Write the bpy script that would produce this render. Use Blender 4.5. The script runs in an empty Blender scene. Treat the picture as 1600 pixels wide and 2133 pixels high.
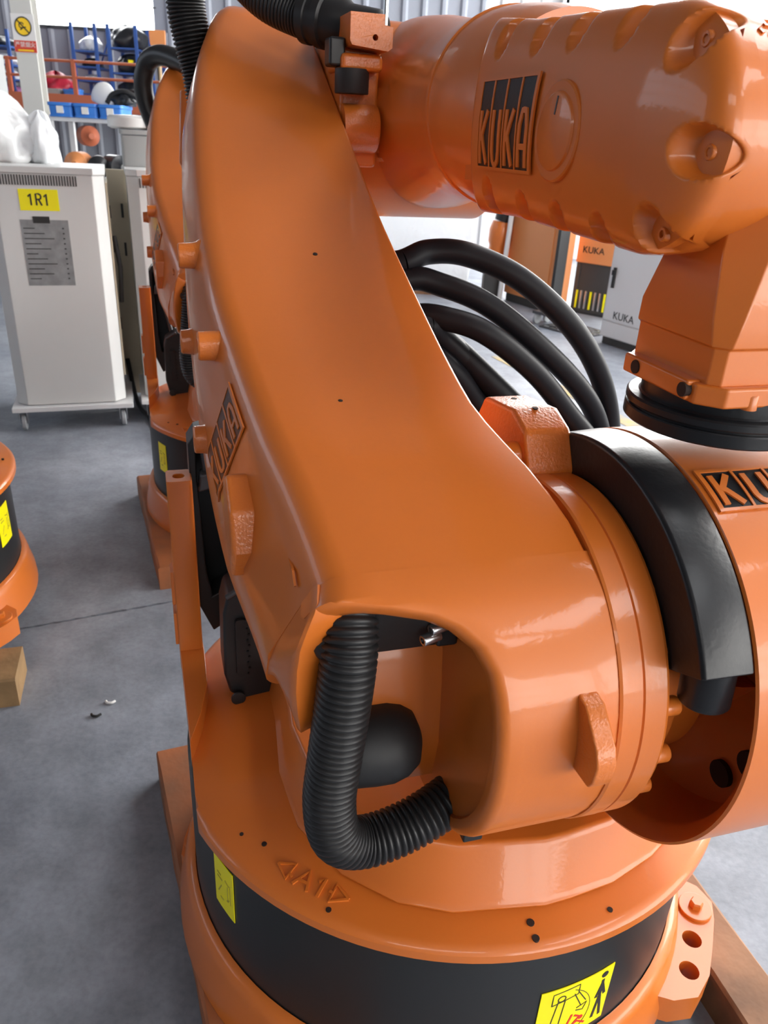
import bpy, bmesh, math, random
from mathutils import Vector, Matrix
from mathutils.geometry import tessellate_polygon
random.seed(7)
PI = math.pi
D2R = PI/180
sc = bpy.context.scene
C = sc.collection

# ------------------------------------------------------------------ camera
EYE_Z = 1.45
cam_d = bpy.data.cameras.new('camera'); cam = bpy.data.objects.new('camera', cam_d); C.objects.link(cam)
pt, rl = 25.8*D2R, 3.1*D2R
fw = Vector((0, math.cos(pt), -math.sin(pt))); r0 = Vector((1, 0, 0)); u0 = r0.cross(fw)
rt = r0*math.cos(rl)+u0*math.sin(rl); up = -r0*math.sin(rl)+u0*math.cos(rl)
cam.matrix_world = Matrix(((rt.x, up.x, -fw.x, 0), (rt.y, up.y, -fw.y, 0), (rt.z, up.z, -fw.z, EYE_Z), (0, 0, 0, 1)))
cam_d.sensor_fit = 'HORIZONTAL'; cam_d.sensor_width = 36; cam_d.lens = 36
cam_d.clip_start = 0.02; cam_d.clip_end = 100
cam_d.dof.use_dof = True; cam_d.dof.focus_distance = 1.0; cam_d.dof.aperture_fstop = 14
sc.camera = cam

# ------------------------------------------------------------------ world, exposure
w = bpy.data.worlds.new('world'); sc.world = w; w.use_nodes = True
w.node_tree.nodes['Background'].inputs[0].default_value = (0.75, 0.85, 1.0, 1)
w.node_tree.nodes['Background'].inputs[1].default_value = 1.0
sc.view_settings.view_transform = 'Standard'; sc.view_settings.look = 'None'
sc.view_settings.exposure = 0.46; sc.view_settings.gamma = 1.0; sc.view_settings.use_curve_mapping = False

# strength of each glowing window, gate and roof strip, added fill included (W/m2 like radiance)
E_BACK, E_HIGH, E_GATE, E_FRONT, E_ROOF, E_LEFT = 8.0, 12.0, 12.0, 6.6, 7.5, 1.9

sc.cycles.max_bounces = 6; sc.cycles.diffuse_bounces = 3; sc.cycles.glossy_bounces = 3

# ------------------------------------------------------------------ materials
def mat(name, col, rough=.5, metal=0, coat=0, bump=0, bscale=60, var=0, vscale=4, emit=0, trans=0, spec=.5, col2=None, alpha=1):
    m = bpy.data.materials.new(name); m.use_nodes = True
    nt = m.node_tree; b = nt.nodes['Principled BSDF']
    b.inputs['Base Color'].default_value = (*col, 1); b.inputs['Roughness'].default_value = rough
    b.inputs['Metallic'].default_value = metal; b.inputs['Coat Weight'].default_value = coat
    b.inputs['Coat Roughness'].default_value = .08; b.inputs['Specular IOR Level'].default_value = spec
    if trans: b.inputs['Transmission Weight'].default_value = trans
    if alpha < 1: b.inputs['Alpha'].default_value = alpha
    if emit:
        b.inputs['Emission Color'].default_value = (*col, 1); b.inputs['Emission Strength'].default_value = emit
    tc = nt.nodes.new('ShaderNodeTexCoord')
    if bump:
        n = nt.nodes.new('ShaderNodeTexNoise'); n.inputs['Scale'].default_value = bscale; n.inputs['Detail'].default_value = 2
        bp = nt.nodes.new('ShaderNodeBump'); bp.inputs['Strength'].default_value = bump; bp.inputs['Distance'].default_value = .002
        nt.links.new(tc.outputs['Object'], n.inputs['Vector']); nt.links.new(n.outputs['Fac'], bp.inputs['Height'])
        nt.links.new(bp.outputs['Normal'], b.inputs['Normal'])
        if coat: nt.links.new(bp.outputs['Normal'], b.inputs['Coat Normal'])
    if var:
        n2 = nt.nodes.new('ShaderNodeTexNoise'); n2.inputs['Scale'].default_value = vscale; n2.inputs['Detail'].default_value = 5
        mx = nt.nodes.new('ShaderNodeMixRGB'); c2 = col2 or tuple(c*(1-var) for c in col)
        mx.inputs[1].default_value = (*col, 1); mx.inputs[2].default_value = (*c2, 1)
        rp = nt.nodes.new('ShaderNodeValToRGB'); rp.color_ramp.elements[0].position = .35; rp.color_ramp.elements[1].position = .7
        nt.links.new(tc.outputs['Object'], n2.inputs['Vector']); nt.links.new(n2.outputs['Fac'], rp.inputs['Fac'])
        nt.links.new(rp.outputs['Color'], mx.inputs[0]); nt.links.new(mx.outputs[0], b.inputs['Base Color'])
    return m

M = {}
M['orange'] = mat('orange_paint', (.66, .165, .018), .42, coat=.4, bump=.05, bscale=170, var=.07, vscale=3)
M['orange_rough'] = mat('orange_cast_paint', (.66, .165, .018), .42, coat=.4, bump=.35, bscale=260)
M['black_paint'] = mat('black_paint', (.010, .011, .013), .34, spec=.35, bump=.12, bscale=140)
M['black_satin'] = mat('black_satin_paint', (.014, .016, .018), .42, bump=.03, bscale=90)
M['black_plastic'] = mat('black_plastic', (.016, .016, .017), .4, spec=.4)
M['black_rubber'] = mat('black_rubber', (.014, .014, .015), .55, bump=.1, bscale=80)
M['cable'] = mat('cable_sheath', (.007, .007, .009), .45, bump=.08, bscale=60, var=.3, col2=(.009, .009, .011), spec=.1)
M['steel'] = mat('zinc_steel', (.62, .63, .64), .28, metal=1)
M['grey_steel'] = mat('grey_steel', (.09, .09, .095), .45, metal=.6)
M['hole'] = mat('dark_hole', (.02, .008, .004), .8)
M['yellow'] = mat('yellow_vinyl', (.95, .86, .0), .4)
M['ink'] = mat('black_ink', (.02, .02, .02), .5)
M['ink_soft'] = mat('pale_ink', (.42, .36, .03), .5)
M['red_ink'] = mat('red_ink', (.7, .03, .02), .5)
M['cabinet'] = mat('cabinet_paint', (.68, .69, .68), .42, bump=.03, bscale=200, var=.06, vscale=2)
M['cabinet_beige'] = mat('beige_paint', (.62, .54, .40), .5)
M['white_paint'] = mat('white_paint', (.72, .73, .74), .4)
M['grey_print'] = mat('grey_copy_paper', (.30, .31, .32), .6, var=.35, vscale=18)
M['paper'] = mat('white_paper', (.75, .75, .73), .6)
M['grille'] = mat('dark_grille', (.05, .05, .05), .7)
M['wheel'] = mat('grey_rubber_wheel', (.33, .35, .37), .5)
M['wood'] = mat('rough_timber', (.30, .15, .075), .75, bump=.6, bscale=40, var=.5, vscale=9)
M['wood_orange'] = mat('oversprayed_timber', (.42, .13, .04), .65, bump=.5, bscale=40, var=.4, vscale=7, col2=(.22, .10, .05))
M['wood_end'] = mat('sawn_timber_end', (.36, .22, .10), .8, bump=.5, bscale=60, var=.4, vscale=14)
M['steel_red'] = mat('rust_red_steel', (.42, .11, .05), .55)
M['blue_steel'] = mat('blue_rack_paint', (.03, .09, .32), .5)
M['sheet'] = mat('grey_wall_sheet', (.33, .36, .42), .6, var=.1, vscale=1)
M['sheet_dark'] = mat('dark_wall_sheet', (.10, .11, .13), .6)
M['sheet_white'] = mat('pale_wall_sheet', (.72, .74, .76), .6)
M['column'] = mat('column_paint', (.62, .62, .59), .6)
M['roof'] = mat('roof_sheet', (.13, .135, .14), .7)
M['blue_bin'] = mat('blue_plastic', (.05, .22, .68), .4)
M['red_bag'] = mat('red_woven_plastic', (.5, .02, .05), .4, bump=.6, bscale=12, var=.4, vscale=8)
M['purple'] = mat('purple_plastic', (.35, .10, .30), .5)
M['black_bag'] = mat('black_film', (.02, .022, .026), .3, bump=.6, bscale=9)
M['clear_bag'] = mat('clear_film', (.85, .86, .87), .25, bump=.8, bscale=10, alpha=.55)
M['grey_plastic'] = mat('grey_plastic', (.36, .38, .38), .5)
M['white_film'] = mat('white_wrap_film', (.80, .83, .86), .3, bump=.9, bscale=7, var=.12, vscale=6)
M['dark_floor_stuff'] = mat('dark_grating', (.05, .05, .055), .6)
M['handle_wood'] = mat('ash_handle', (.45, .32, .18), .6)
M['cab_orange'] = mat('cabinet_orange', (.75, .29, .10), .45)
M['line_yellow'] = mat('worn_yellow_line', (.50, .36, .12), .8, var=.5, vscale=9, col2=(.3, .3, .28))
M['sign_yellow'] = mat('sign_yellow', (.95, .62, .02), .5)
M['sign_red'] = mat('sign_red', (.62, .06, .03), .5)
M['sign_white'] = mat('sign_white', (.78, .77, .76), .5)

def film_material():
    m = bpy.data.materials.new('backlit_white_film'); m.use_nodes = True; nt = m.node_tree; nt.nodes.clear()
    o = nt.nodes.new('ShaderNodeOutputMaterial'); mx = nt.nodes.new('ShaderNodeMixShader'); d = nt.nodes.new('ShaderNodeBsdfDiffuse'); tr = nt.nodes.new('ShaderNodeBsdfTranslucent')
    d.inputs[0].default_value = (.9, .92, .94, 1); tr.inputs[0].default_value = (.92, .94, .96, 1); mx.inputs[0].default_value = .5
    nt.links.new(d.outputs[0], mx.inputs[1]); nt.links.new(tr.outputs[0], mx.inputs[2]); nt.links.new(mx.outputs[0], o.inputs[0])
    n = nt.nodes.new('ShaderNodeTexNoise'); n.inputs['Scale'].default_value = 9; b = nt.nodes.new('ShaderNodeBump'); b.inputs['Distance'].default_value = .02
    tc = nt.nodes.new('ShaderNodeTexCoord'); nt.links.new(tc.outputs['Object'], n.inputs['Vector']); nt.links.new(n.outputs['Fac'], b.inputs['Height'])
    nt.links.new(b.outputs[0], d.inputs['Normal']); nt.links.new(b.outputs[0], tr.inputs['Normal'])
    return m
M['film'] = film_material()
def floor_material():
    m = bpy.data.materials.new('worn_concrete'); m.use_nodes = True; nt = m.node_tree; b = nt.nodes['Principled BSDF']
    tc = nt.nodes.new('ShaderNodeTexCoord')
    def noise(s, d, r=.55):
        n = nt.nodes.new('ShaderNodeTexNoise'); n.inputs['Scale'].default_value = s; n.inputs['Detail'].default_value = d
        n.inputs['Roughness'].default_value = r; nt.links.new(tc.outputs['Object'], n.inputs['Vector']); return n
    def ramp(n, p0, c0, p1, c1):
        r = nt.nodes.new('ShaderNodeValToRGB'); e = r.color_ramp.elements
        e[0].position = p0; e[0].color = (*c0, 1); e[1].position = p1; e[1].color = (*c1, 1)
        nt.links.new(n.outputs['Fac'], r.inputs['Fac']); return r
    a = ramp(noise(1.1, 6), .32, (.165, .185, .225), .66, (.33, .355, .40))
    c = ramp(noise(9, 8, .65), .35, (.80, .80, .80), .62, (1.08, 1.08, 1.08))
    g = ramp(noise(70, 3), .3, (.9, .9, .9), .6, (1.05, 1.05, 1.05))
    m1 = nt.nodes.new('ShaderNodeMixRGB'); m1.blend_type = 'MULTIPLY'; m1.inputs[0].default_value = 1
    m2 = nt.nodes.new('ShaderNodeMixRGB'); m2.blend_type = 'MULTIPLY'; m2.inputs[0].default_value = 1
    nt.links.new(a.outputs[0], m1.inputs[1]); nt.links.new(c.outputs[0], m1.inputs[2])
    nt.links.new(m1.outputs[0], m2.inputs[1]); nt.links.new(g.outputs[0], m2.inputs[2])
    nt.links.new(m2.outputs[0], b.inputs['Base Color'])
    rr = nt.nodes.new('ShaderNodeMapRange'); rr.inputs['To Min'].default_value = .38; rr.inputs['To Max'].default_value = .62
    nt.links.new(noise(3, 4).outputs['Fac'], rr.inputs['Value']); nt.links.new(rr.outputs[0], b.inputs['Roughness'])
    bp = nt.nodes.new('ShaderNodeBump'); bp.inputs['Strength'].default_value = .25; bp.inputs['Distance'].default_value = .003
    nt.links.new(noise(45, 6).outputs['Fac'], bp.inputs['Height']); nt.links.new(bp.outputs['Normal'], b.inputs['Normal'])
    return m
M['concrete'] = floor_material()

def glow(name, col, s):
    m = bpy.data.materials.new(name); m.use_nodes = True; nt = m.node_tree; nt.nodes.clear()
    o = nt.nodes.new('ShaderNodeOutputMaterial'); e = nt.nodes.new('ShaderNodeEmission')
    e.inputs[0].default_value = (*col, 1); e.inputs[1].default_value = s; nt.links.new(e.outputs[0], o.inputs[0]); return m
M['win_back'] = glow('daylight_back_window', (.97, .99, 1), E_BACK)
M['win_high'] = glow('daylight_high_back_window', (1, .99, .97), E_HIGH)
M['win_gate'] = glow('daylight_gate', (1, .985, .95), E_GATE)
M['win_front'] = glow('daylight_front_gate', (1, .97, .93), E_FRONT)
M['roof_glow'] = glow('rooflight_and_fill_glow', (.96, .98, 1), E_ROOF)
M['win_left'] = glow('daylight_left_window', (.75, .85, 1), E_LEFT)

# ------------------------------------------------------------------ mesh helpers
def link(o, parent=None):
    C.objects.link(o)
    if parent is not None: o.parent = parent
    return o

class MB:
    """collects shapes; build() links them as one mesh object"""
    def __init__(s): s.v = []; s.f = []
    def add(s, vs, fs):
        n = len(s.v); s.v += [tuple(v) for v in vs]; s.f += [tuple(i+n for i in f) for f in fs]; return s
    def grid(s, rows, closed_u=False, closed_v=False, flip=False):
        R = len(rows); K = len(rows[0]); vs = [p for r in rows for p in r]; fs = []
        for i in range(R if closed_v else R-1):
            for j in range(K if closed_u else K-1):
                a = i*K+j; b = i*K+(j+1) % K; c = ((i+1) % R)*K+(j+1) % K; d = ((i+1) % R)*K+j
                fs.append((a, d, c, b) if flip else (a, b, c, d))
        return s.add(vs, fs)
    def loft(s, rings, cap0=True, cap1=True):
        s.grid(rings, closed_u=True); n = len(s.v)-len(rings)*len(rings[0]); K = len(rings[0])
        if cap0: s.f.append(tuple(n+j for j in reversed(range(K))))
        if cap1: s.f.append(tuple(n+(len(rings)-1)*K+j for j in range(K)))
        return s
    def box(s, x0, x1, y0, y1, z0, z1):
        return s.loft([[(x0, y0, z), (x1, y0, z), (x1, y1, z), (x0, y1, z)] for z in (z0, z1)])
    def cyl(s, p0, p1, r0, r1=None, n=24, caps=True):
        return s.lathe(p0, Vector(p1)-Vector(p0), [(r0, 0), (r0 if r1 is None else r1, (Vector(p1)-Vector(p0)).length)], n, caps)
    def lathe(s, o, d, prof, n=32, caps=True, a0=0, a1=360):
        o = Vector(o); d = Vector(d).normalized()
        a = Vector((0, 0, 1)) if abs(d.z) < .9 else Vector((1, 0, 0))
        e1 = d.cross(a).normalized(); e2 = d.cross(e1)
        e1, e2 = e1, e2
        full = abs(a1-a0) >= 359.9; N = n if full else n+1
        rings = []
        for r, t in prof:
            rings.append([o+d*t+(e1*math.cos((a0+(a1-a0)*k/n)*D2R)+e2*math.sin((a0+(a1-a0)*k/n)*D2R))*r for k in range(N)])
        if full: return s.loft(rings, caps, caps)
        return s.grid(rings)
    def tube(s, path, rad, n=16, caps=True):
        P = [Vector(p) for p in path]; rings = []; e1 = None
        for i, p in enumerate(P):
            t = (P[min(i+1, len(P)-1)]-P[max(i-1, 0)]).normalized()
            if e1 is None:
                a = Vector((0, 0, 1)) if abs(t.z) < .9 else Vector((1, 0, 0)); e1 = t.cross(a).normalized()
            e1 = (e1-t*e1.dot(t)).normalized(); e2 = t.cross(e1)
            r = rad[i] if isinstance(rad, (list, tuple)) else rad
            rings.append([p+(e1*math.cos(2*PI*k/n)+e2*math.sin(2*PI*k/n))*r for k in range(n)])
        return s.loft(rings, caps, caps)
    def prism(s, outer, z0, z1, f=None, holes=()):
        """polygon (with holes) in (a,b), from z0 to z1; f maps (a,b,z) to a point"""
        f = f or (lambda a, b, z: (a, b, z))
        loops = [list(outer)]+[list(h) for h in holes]; flat = [p for l in loops for p in l]
        tris = tessellate_polygon([[Vector((p[0], p[1], 0)) for p in l] for l in loops])
        N = len(flat); vs = [f(p[0], p[1], z0) for p in flat]+[f(p[0], p[1], z1) for p in flat]; fs = []
        if not holes:
            fs.append(tuple(reversed(range(N)))); fs.append(tuple(range(N, 2*N)))
        else:
            for t in tris: fs.append(tuple(t)); fs.append(tuple(i+N for i in t))
        k = 0
        for l in loops:
            L = len(l)
            for i in range(L): fs.append((k+i, k+(i+1) % L, N+k+(i+1) % L, N+k+i))
            k += L
        return s.add(vs, fs)
    def build(s, name, m, parent=None, off=(0, 0, 0), smooth=38, bevel=0, seg=2):
        me = bpy.data.meshes.new(name)
        me.from_pydata([(v[0]-off[0], v[1]-off[1], v[2]-off[2]) for v in s.v], [], s.f)
        bm = bmesh.new(); bm.from_mesh(me)
        bmesh.ops.remove_doubles(bm, verts=bm.verts, dist=1e-5)
        bmesh.ops.recalc_face_normals(bm, faces=bm.faces)
        if smooth:
            for fc in bm.faces: fc.smooth = True
            for e in bm.edges:
                if len(e.link_faces) == 2 and e.calc_face_angle(0) > smooth*D2R: e.smooth = False
        bm.to_mesh(me); bm.free(); me.materials.append(m)
        o = link(bpy.data.objects.new(name, me), parent)
        if bevel:
            md = o.modifiers.new('bevel', 'BEVEL'); md.width = bevel; md.segments = seg; md.limit_method = 'ANGLE'; md.angle_limit = 40*D2R
            md.harden_normals = True
        return o

def tag(o, label=None, cat=None, group=None, kind=None):
    if label: o['label'] = label
    if cat: o['category'] = cat
    if group: o['group'] = group
    if kind: o['kind'] = kind
    return o
def thing(name, label, cat, loc=(0, 0, 0), rz=0, group=None):
    o = link(bpy.data.objects.new(name, None)); o.location = loc; o.rotation_euler = (0, 0, rz); o.empty_display_size = .1
    return tag(o, label, cat, group)
def struct(o): o['kind'] = 'structure'; return o
def copy_tree(o, parent=None):
    c = o.copy(); C.objects.link(c)
    if parent is not None: c.parent = parent
    for ch in o.children: copy_tree(ch, c)
    return c
def circle(cx, cy, r, n=16, a0=0): return [(cx+r*math.cos(a0+2*PI*k/n), cy+r*math.sin(a0+2*PI*k/n)) for k in range(n)]
def lerp(a, b, t): return a+(b-a)*t
def interp(x, xs, ys):
    if x <= xs[0]: return ys[0]
    for i in range(1, len(xs)):
        if x <= xs[i]: return lerp(ys[i-1], ys[i], (x-xs[i-1])/(xs[i]-xs[i-1]))
    return ys[-1]
def spline(pts, n=8, closed=False):
    P = [Vector(p) for p in pts]; out = []; L = len(P)
    for i in range(L if closed else L-1):
        g = (lambda k: P[k % L]) if closed else (lambda k: P[min(max(k, 0), L-1)])
        p0, p1, p2, p3 = g(i-1), g(i), g(i+1), g(i+2)
        for k in range(n):
            t = k/n
            out.append(.5*((2*p1)+(p2-p0)*t+(2*p0-5*p1+4*p2-p3)*t*t+(3*p1-p0-3*p2+p3)*t**3))
    if not closed: out.append(P[-1])
    return out
def resample(path, step):
    out = [path[0].copy()]; acc = 0
    for a, b in zip(path[:-1], path[1:]):
        L = (b-a).length
        while acc+L >= step:
            t = (step-acc)/L; a = a.lerp(b, t); out.append(a.copy()); L = (b-a).length; acc = 0
        acc += L
    return out
def rrect(x0, x1, y0, y1, r, n=4):
    o = []
    for cx, cy, a in ((x1-r, y0+r, -90), (x1-r, y1-r, 0), (x0+r, y1-r, 90), (x0+r, y0+r, 180)):
        for k in range(n+1): o.append((cx+r*math.cos((a+90*k/n)*D2R), cy+r*math.sin((a+90*k/n)*D2R)))
    return o
def strokes(mb, lines, wd, h0, h1, f):
    """letter strokes: polylines in (u,v) of width wd, raised from h0 to h1, mapped by f(u,v,h)"""
    for ln in lines:
        L = []; Rr = []
        for i, p in enumerate(ln):
            a = ln[max(i-1, 0)]; b = ln[min(i+1, len(ln)-1)]
            dx, dy = b[0]-a[0], b[1]-a[1]; l = math.hypot(dx, dy) or 1; nx, ny = -dy/l*wd/2, dx/l*wd/2
            L.append((p[0]+nx, p[1]+ny)); Rr.append((p[0]-nx, p[1]-ny))
        mb.loft([[f(*L[i], h0), f(*Rr[i], h0), f(*Rr[i], h1), f(*L[i], h1)] for i in range(len(ln))])
def arc_pts(cx, cy, r, a0, a1, n=6): return [(cx+r*math.cos(lerp(a0, a1, k/n)*D2R), cy+r*math.sin(lerp(a0, a1, k/n)*D2R)) for k in range(n+1)]
GL = {'K': [[(.2, 0), (.2, 1)], [(.8, 1), (.28, .45)], [(.38, .55), (.82, 0)]],
      'U': [[(.2, 1), (.2, .25), (.28, .08), (.42, 0), (.58, 0), (.72, .08), (.8, .25), (.8, 1)]],
      'A': [[(.2, 0), (.2, .72), (.36, .98), (.64, .98), (.8, .72), (.8, 0)], [(.2, .36), (.8, .36)]],
      'R': [[(.2, 0), (.2, 1), (.55, 1), (.74, .92), (.8, .76), (.74, .6), (.55, .52), (.2, .52)], [(.5, .52), (.82, 0)]],
      '1': [[(.2, .75), (.5, 1), (.5, 0)]]}
def kuka_logo(parent, f, Wd, Hh, off, lo=.06, hi=.68, proud=.003):
    """framed four-panel name plate: black panels, orange frame bars, raised orange letters; f(u,v,h): u 0..Wd, v 0..Hh"""
    pl = None; cw = Wd/4
    fr = MB(); b = .0028
    N = 8
    for u0_, u1_ in ((-b, b), *[(cw*k-b*.6, cw*k+b*.6) for k in (1, 2, 3)], (Wd-b, Wd+b)):
        fr.loft([[f(u0_, lerp(-b, Hh+b, k/N), 0), f(u1_, lerp(-b, Hh+b, k/N), 0), f(u1_, lerp(-b, Hh+b, k/N), proud), f(u0_, lerp(-b, Hh+b, k/N), proud)] for k in range(N+1)])
    for v0_, v1_ in ((-b, b*.4), (Hh-b*.4, Hh+b)):
        fr.loft([[f(lerp(0, Wd, k/16), v0_, 0), f(lerp(0, Wd, k/16), v1_, 0), f(lerp(0, Wd, k/16), v1_, proud), f(lerp(0, Wd, k/16), v0_, proud)] for k in range(17)])
    pl = fr.build('name_plate_frame', M['orange'], parent, off)
    for i, ch in enumerate('KUKA'):
        p = MB(); p.grid([[f(cw*i+cw*k/6, Hh*j/6, .0012) for k in range(7)] for j in range(7)])
        p.build('panel', M['black_paint'], pl)
        pl.children[-1].data.transform(Matrix.Translation([-c for c in off]))
        l = MB(); strokes(l, [[(cw*(i+.08+.84*a), Hh*lerp(lo, hi, bb)) for a, bb in dense(s)] for s in GL[ch]], cw*.17, .0005, proud+.0006, f)
        lo_ = l.build('letter', M['orange'], pl, off)
    return pl
def dense(s, n=3):
    o = []
    for a, b in zip(s[:-1], s[1:]):
        for k in range(n): o.append((lerp(a[0], b[0], k/n), lerp(a[1], b[1], k/n)))
    return o+[s[-1]]
def text_mesh(txt, size, name, m, parent=None, mtx=None, ext=.0006, align='CENTER'):
    cu = bpy.data.curves.new('t', 'FONT'); cu.body = txt; cu.size = size; cu.extrude = ext; cu.align_x = align; cu.align_y = 'CENTER'
    cu.resolution_u = 3
    t = bpy.data.objects.new('t', cu); C.objects.link(t)
    me = bpy.data.meshes.new_from_object(t.evaluated_get(bpy.context.evaluated_depsgraph_get()))
    bpy.data.objects.remove(t); bpy.data.curves.remove(cu)
    me.name = name; me.materials.clear(); me.materials.append(m)
    if mtx is not None: me.transform(mtx)
    return link(bpy.data.objects.new(name, me), parent)

# ------------------------------------------------------------------ the hall
XL, XR, YF, YB, ZT = -9.0, 9.0, -7.0, 12.0, 6.5
fl = struct(link(bpy.data.objects.new('floor', None)))
j0, j1 = Vector((-1.11, 2.016)), Vector((-.715, 2.205)); jd = (j1-j0).normalized(); jn = Vector((-jd.y, jd.x))
def jy(x, o): p = j0+jn*o; return p.y+(x-p.x)*jd.y/jd.x
xs = [lerp(XL, XR, k/60) for k in range(61)]
rj = random.Random(3)
def slab(side):
    mb = MB(); top = []
    fine = [lerp(-2, 0.2, k/150) for k in range(151)]
    X = sorted(set(xs+fine))
    edge = [(x, jy(x, side*(.0035+rj.random()*.004))) for x in X]
    far = (YF if side < 0 else YB)
    mb.prism(edge+[(XR, far), (XL, far)], -.15, 0)
    return mb.build('concrete_slab', M['concrete'], fl, smooth=0)
slab(-1); slab(1)
MB().box(XL, XR, YF, YB, -.2, -.02-.13).build('joint_bed', M['grille'], fl, smooth=0)
# worn yellow floor line
d17 = 17.33*D2R
yl = MB(); a_, b_ = Vector((.80, 5.85)), Vector((1.45, 4.35)); nn = Vector((-(b_-a_).y, (b_-a_).x)).normalized()*.05
yl.prism([tuple(a_-nn), tuple(b_-nn), tuple(b_+nn), tuple(a_+nn)], .0005, .0025)
yl.build('floor_line', M['line_yellow'], fl, smooth=0)

def wall(name, x0, x1, y0, y1, z0, z1, m): return struct(MB().box(x0, x1, y0, y1, z0, z1).build(name, m, smooth=0))
# back wall: ribbed sheet with a high window band at left, pale bright sheet at right
wb = struct(link(bpy.data.objects.new('wall_back', None)))
def ribbed(x0, x1, z0, z1, m):
    x = x0
    k = 0
    while x < x1-.01:
        MB().prism([(x, YB), (x+.16, YB), (x+.19, YB-.03), (x+.23, YB-.03), (x+.26, YB), (x+.26, YB+.05), (x, YB+.05)], z0, z1).build('wall_sheet', m, wb, smooth=0)
        x += .26; k += 1
ribbed(XL, -5.1, 0, ZT, M['sheet'])
ribbed(-5.04, -3.4, 0, 2.6, M['sheet']); ribbed(-3.42, 1.0, 0, ZT, M['sheet'])
ribbed(1.0, XR, 0, ZT, M['sheet_white'])
MB().box(-5.1, -3.38, YB-.02, YB+.06, 4.2, ZT).build('wall_panel', M['sheet'], wb, smooth=0)
win = struct(link(bpy.data.objects.new('window_1', None)))
MB().box(-5.06, -3.42, YB+.02, YB+.03, 2.6, 4.2).build('pane', M['win_back'], win, smooth=0)
wf = MB()
wf.box(-5.1, -3.38, YB-.03, YB+.02, 2.58, 2.62); wf.box(-5.1, -3.38, YB-.01, YB+.01, 2.87, 2.885)
wf.build('window_frame', M['grey_steel'], win, smooth=0)
# other glowing openings of the hall, one added for fill (outside the frame)
def opening(n, axis, p, a0, a1, z0, z1, m):
    w_ = struct(link(bpy.data.objects.new('window_%d' % n, None)))
    t = .02; g = MB(); fr = MB()
    def bx(mb, A0, A1, Z0, Z1, o0, o1):
        if axis == 'x': mb.box(p+o0, p+o1, A0, A1, Z0, Z1)
        elif axis == 'y': mb.box(A0, A1, p+o0, p+o1, Z0, Z1)
    bx(g, a0, a1, z0, z1, -t/2, t/2); g.build('pane', m, w_, smooth=0)
    for q in range(5):
        aa = lerp(a0, a1, q/4); bx(fr, aa-.04, aa+.04, z0, z1, -.05, .05)
    for q in range(4):
        zz = lerp(z0, z1, q/3); bx(fr, a0, a1, zz-.04, zz+.04, -.05, .05)
    fr.build('window_frame', M['white_paint'], w_, smooth=0)
wall('wall_right', XR, XR+.1, YF, YB, 0, ZT, M['sheet_white'])
opening(2, 'x', XR-.07, 3.0, 9.5, 1.0, 5.6, M['win_gate'])
opening(3, 'x', XR-.07, -6.5, 0.5, .5, 3.8, M['win_front'])
wall('wall_left', XL-.1, XL, YF, YB, 0, ZT, M['sheet_dark'])
opening(4, 'x', XL+.07, -2, 8, 2.8, 4.6, M['win_left'])
wall('wall_front', XL, XR, YF-.1, YF, 0, ZT, M['sheet_dark'])
opening(5, 'y', YF+.07, 3.2, 8.9, .5, 3.6, M['win_front'])
opening(6, 'y', YF+.07, -2.2, 2.4, 5.0, 6.2, M['win_front'])  # unseen pane added to lift the link arm
opening(7, 'y', YB-.09, 2.0, 8.5, 1.7, 6.2, M['win_high'])
cl = struct(link(bpy.data.objects.new('ceiling', None)))
MB().box(XL, XR, YF, YB, ZT, ZT+.1).build('roof_sheet', M['roof'], cl, smooth=0)
for i, (x0, x1, y0, y1) in enumerate(((2.6, 4.6, 1.8, 8.0), (4.9, 6.4, -5.5, -.6), (2.0, 8.0, 9.4, 11.6))):  # first and last strips added to brighten the arm and housing top
    MB().box(x0, x1, y0, y1, ZT-.03, ZT-.01).build('rooflight_and_fill', M['roof_glow'], cl, smooth=0)
for y in (-4, 0, 4, 8):
    MB().box(XL, XR, y-.1, y+.1, ZT-.35, ZT-.05).build('rafter', M['steel_red'], cl, smooth=0)

# ------------------------------------------------------------------ the robot (own frame: x along the shoulder axis, y to its back, z up)
BASE_Z = .09
OFF = (0, 0, BASE_Z)
RZ = 17.33*D2R
A1 = Vector((.1295, 1.15, BASE_Z))
A2Y, A2Z = -.352, .896            # shoulder axis
ELE = 28*D2R                      # link arm elevation
def LS(x, s, h):                  # link-arm coordinates: s along the arm, h up from its axis
    return (x, A2Y+s*math.cos(ELE)-h*math.sin(ELE), A2Z+s*math.sin(ELE)+h*math.cos(ELE))
def HUB(x, a, r):                 # around the shoulder axis: a degrees from straight up towards the front
    return (x, A2Y-r*math.sin(a*D2R), A2Z+r*math.cos(a*D2R))

LUGS = ((-40*D2R, .522), (80*D2R, .522), (160*D2R, .462))
def lug_pt(ang, a, b): return (a*math.cos(ang)-b*math.sin(ang), a*math.sin(ang)+b*math.cos(ang))
def foot_lug(mb, ang, R):
    """foot plate along the tangent at ang, with drilled holes"""
    def f(a, b, z): return (*lug_pt(ang, a, b), z)
    out = [(.40, -.15), (R-.02, -.135), (R+.018, -.11), (R+.034, -.06), (R+.036, 0), (R+.036, .06), (R+.03, .10), (R, .125), (.40, .14)]
    mb.prism(out, BASE_Z, .150, f, [circle(R, y, .0175, 20) for y in (-.066, 0.)])

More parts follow.
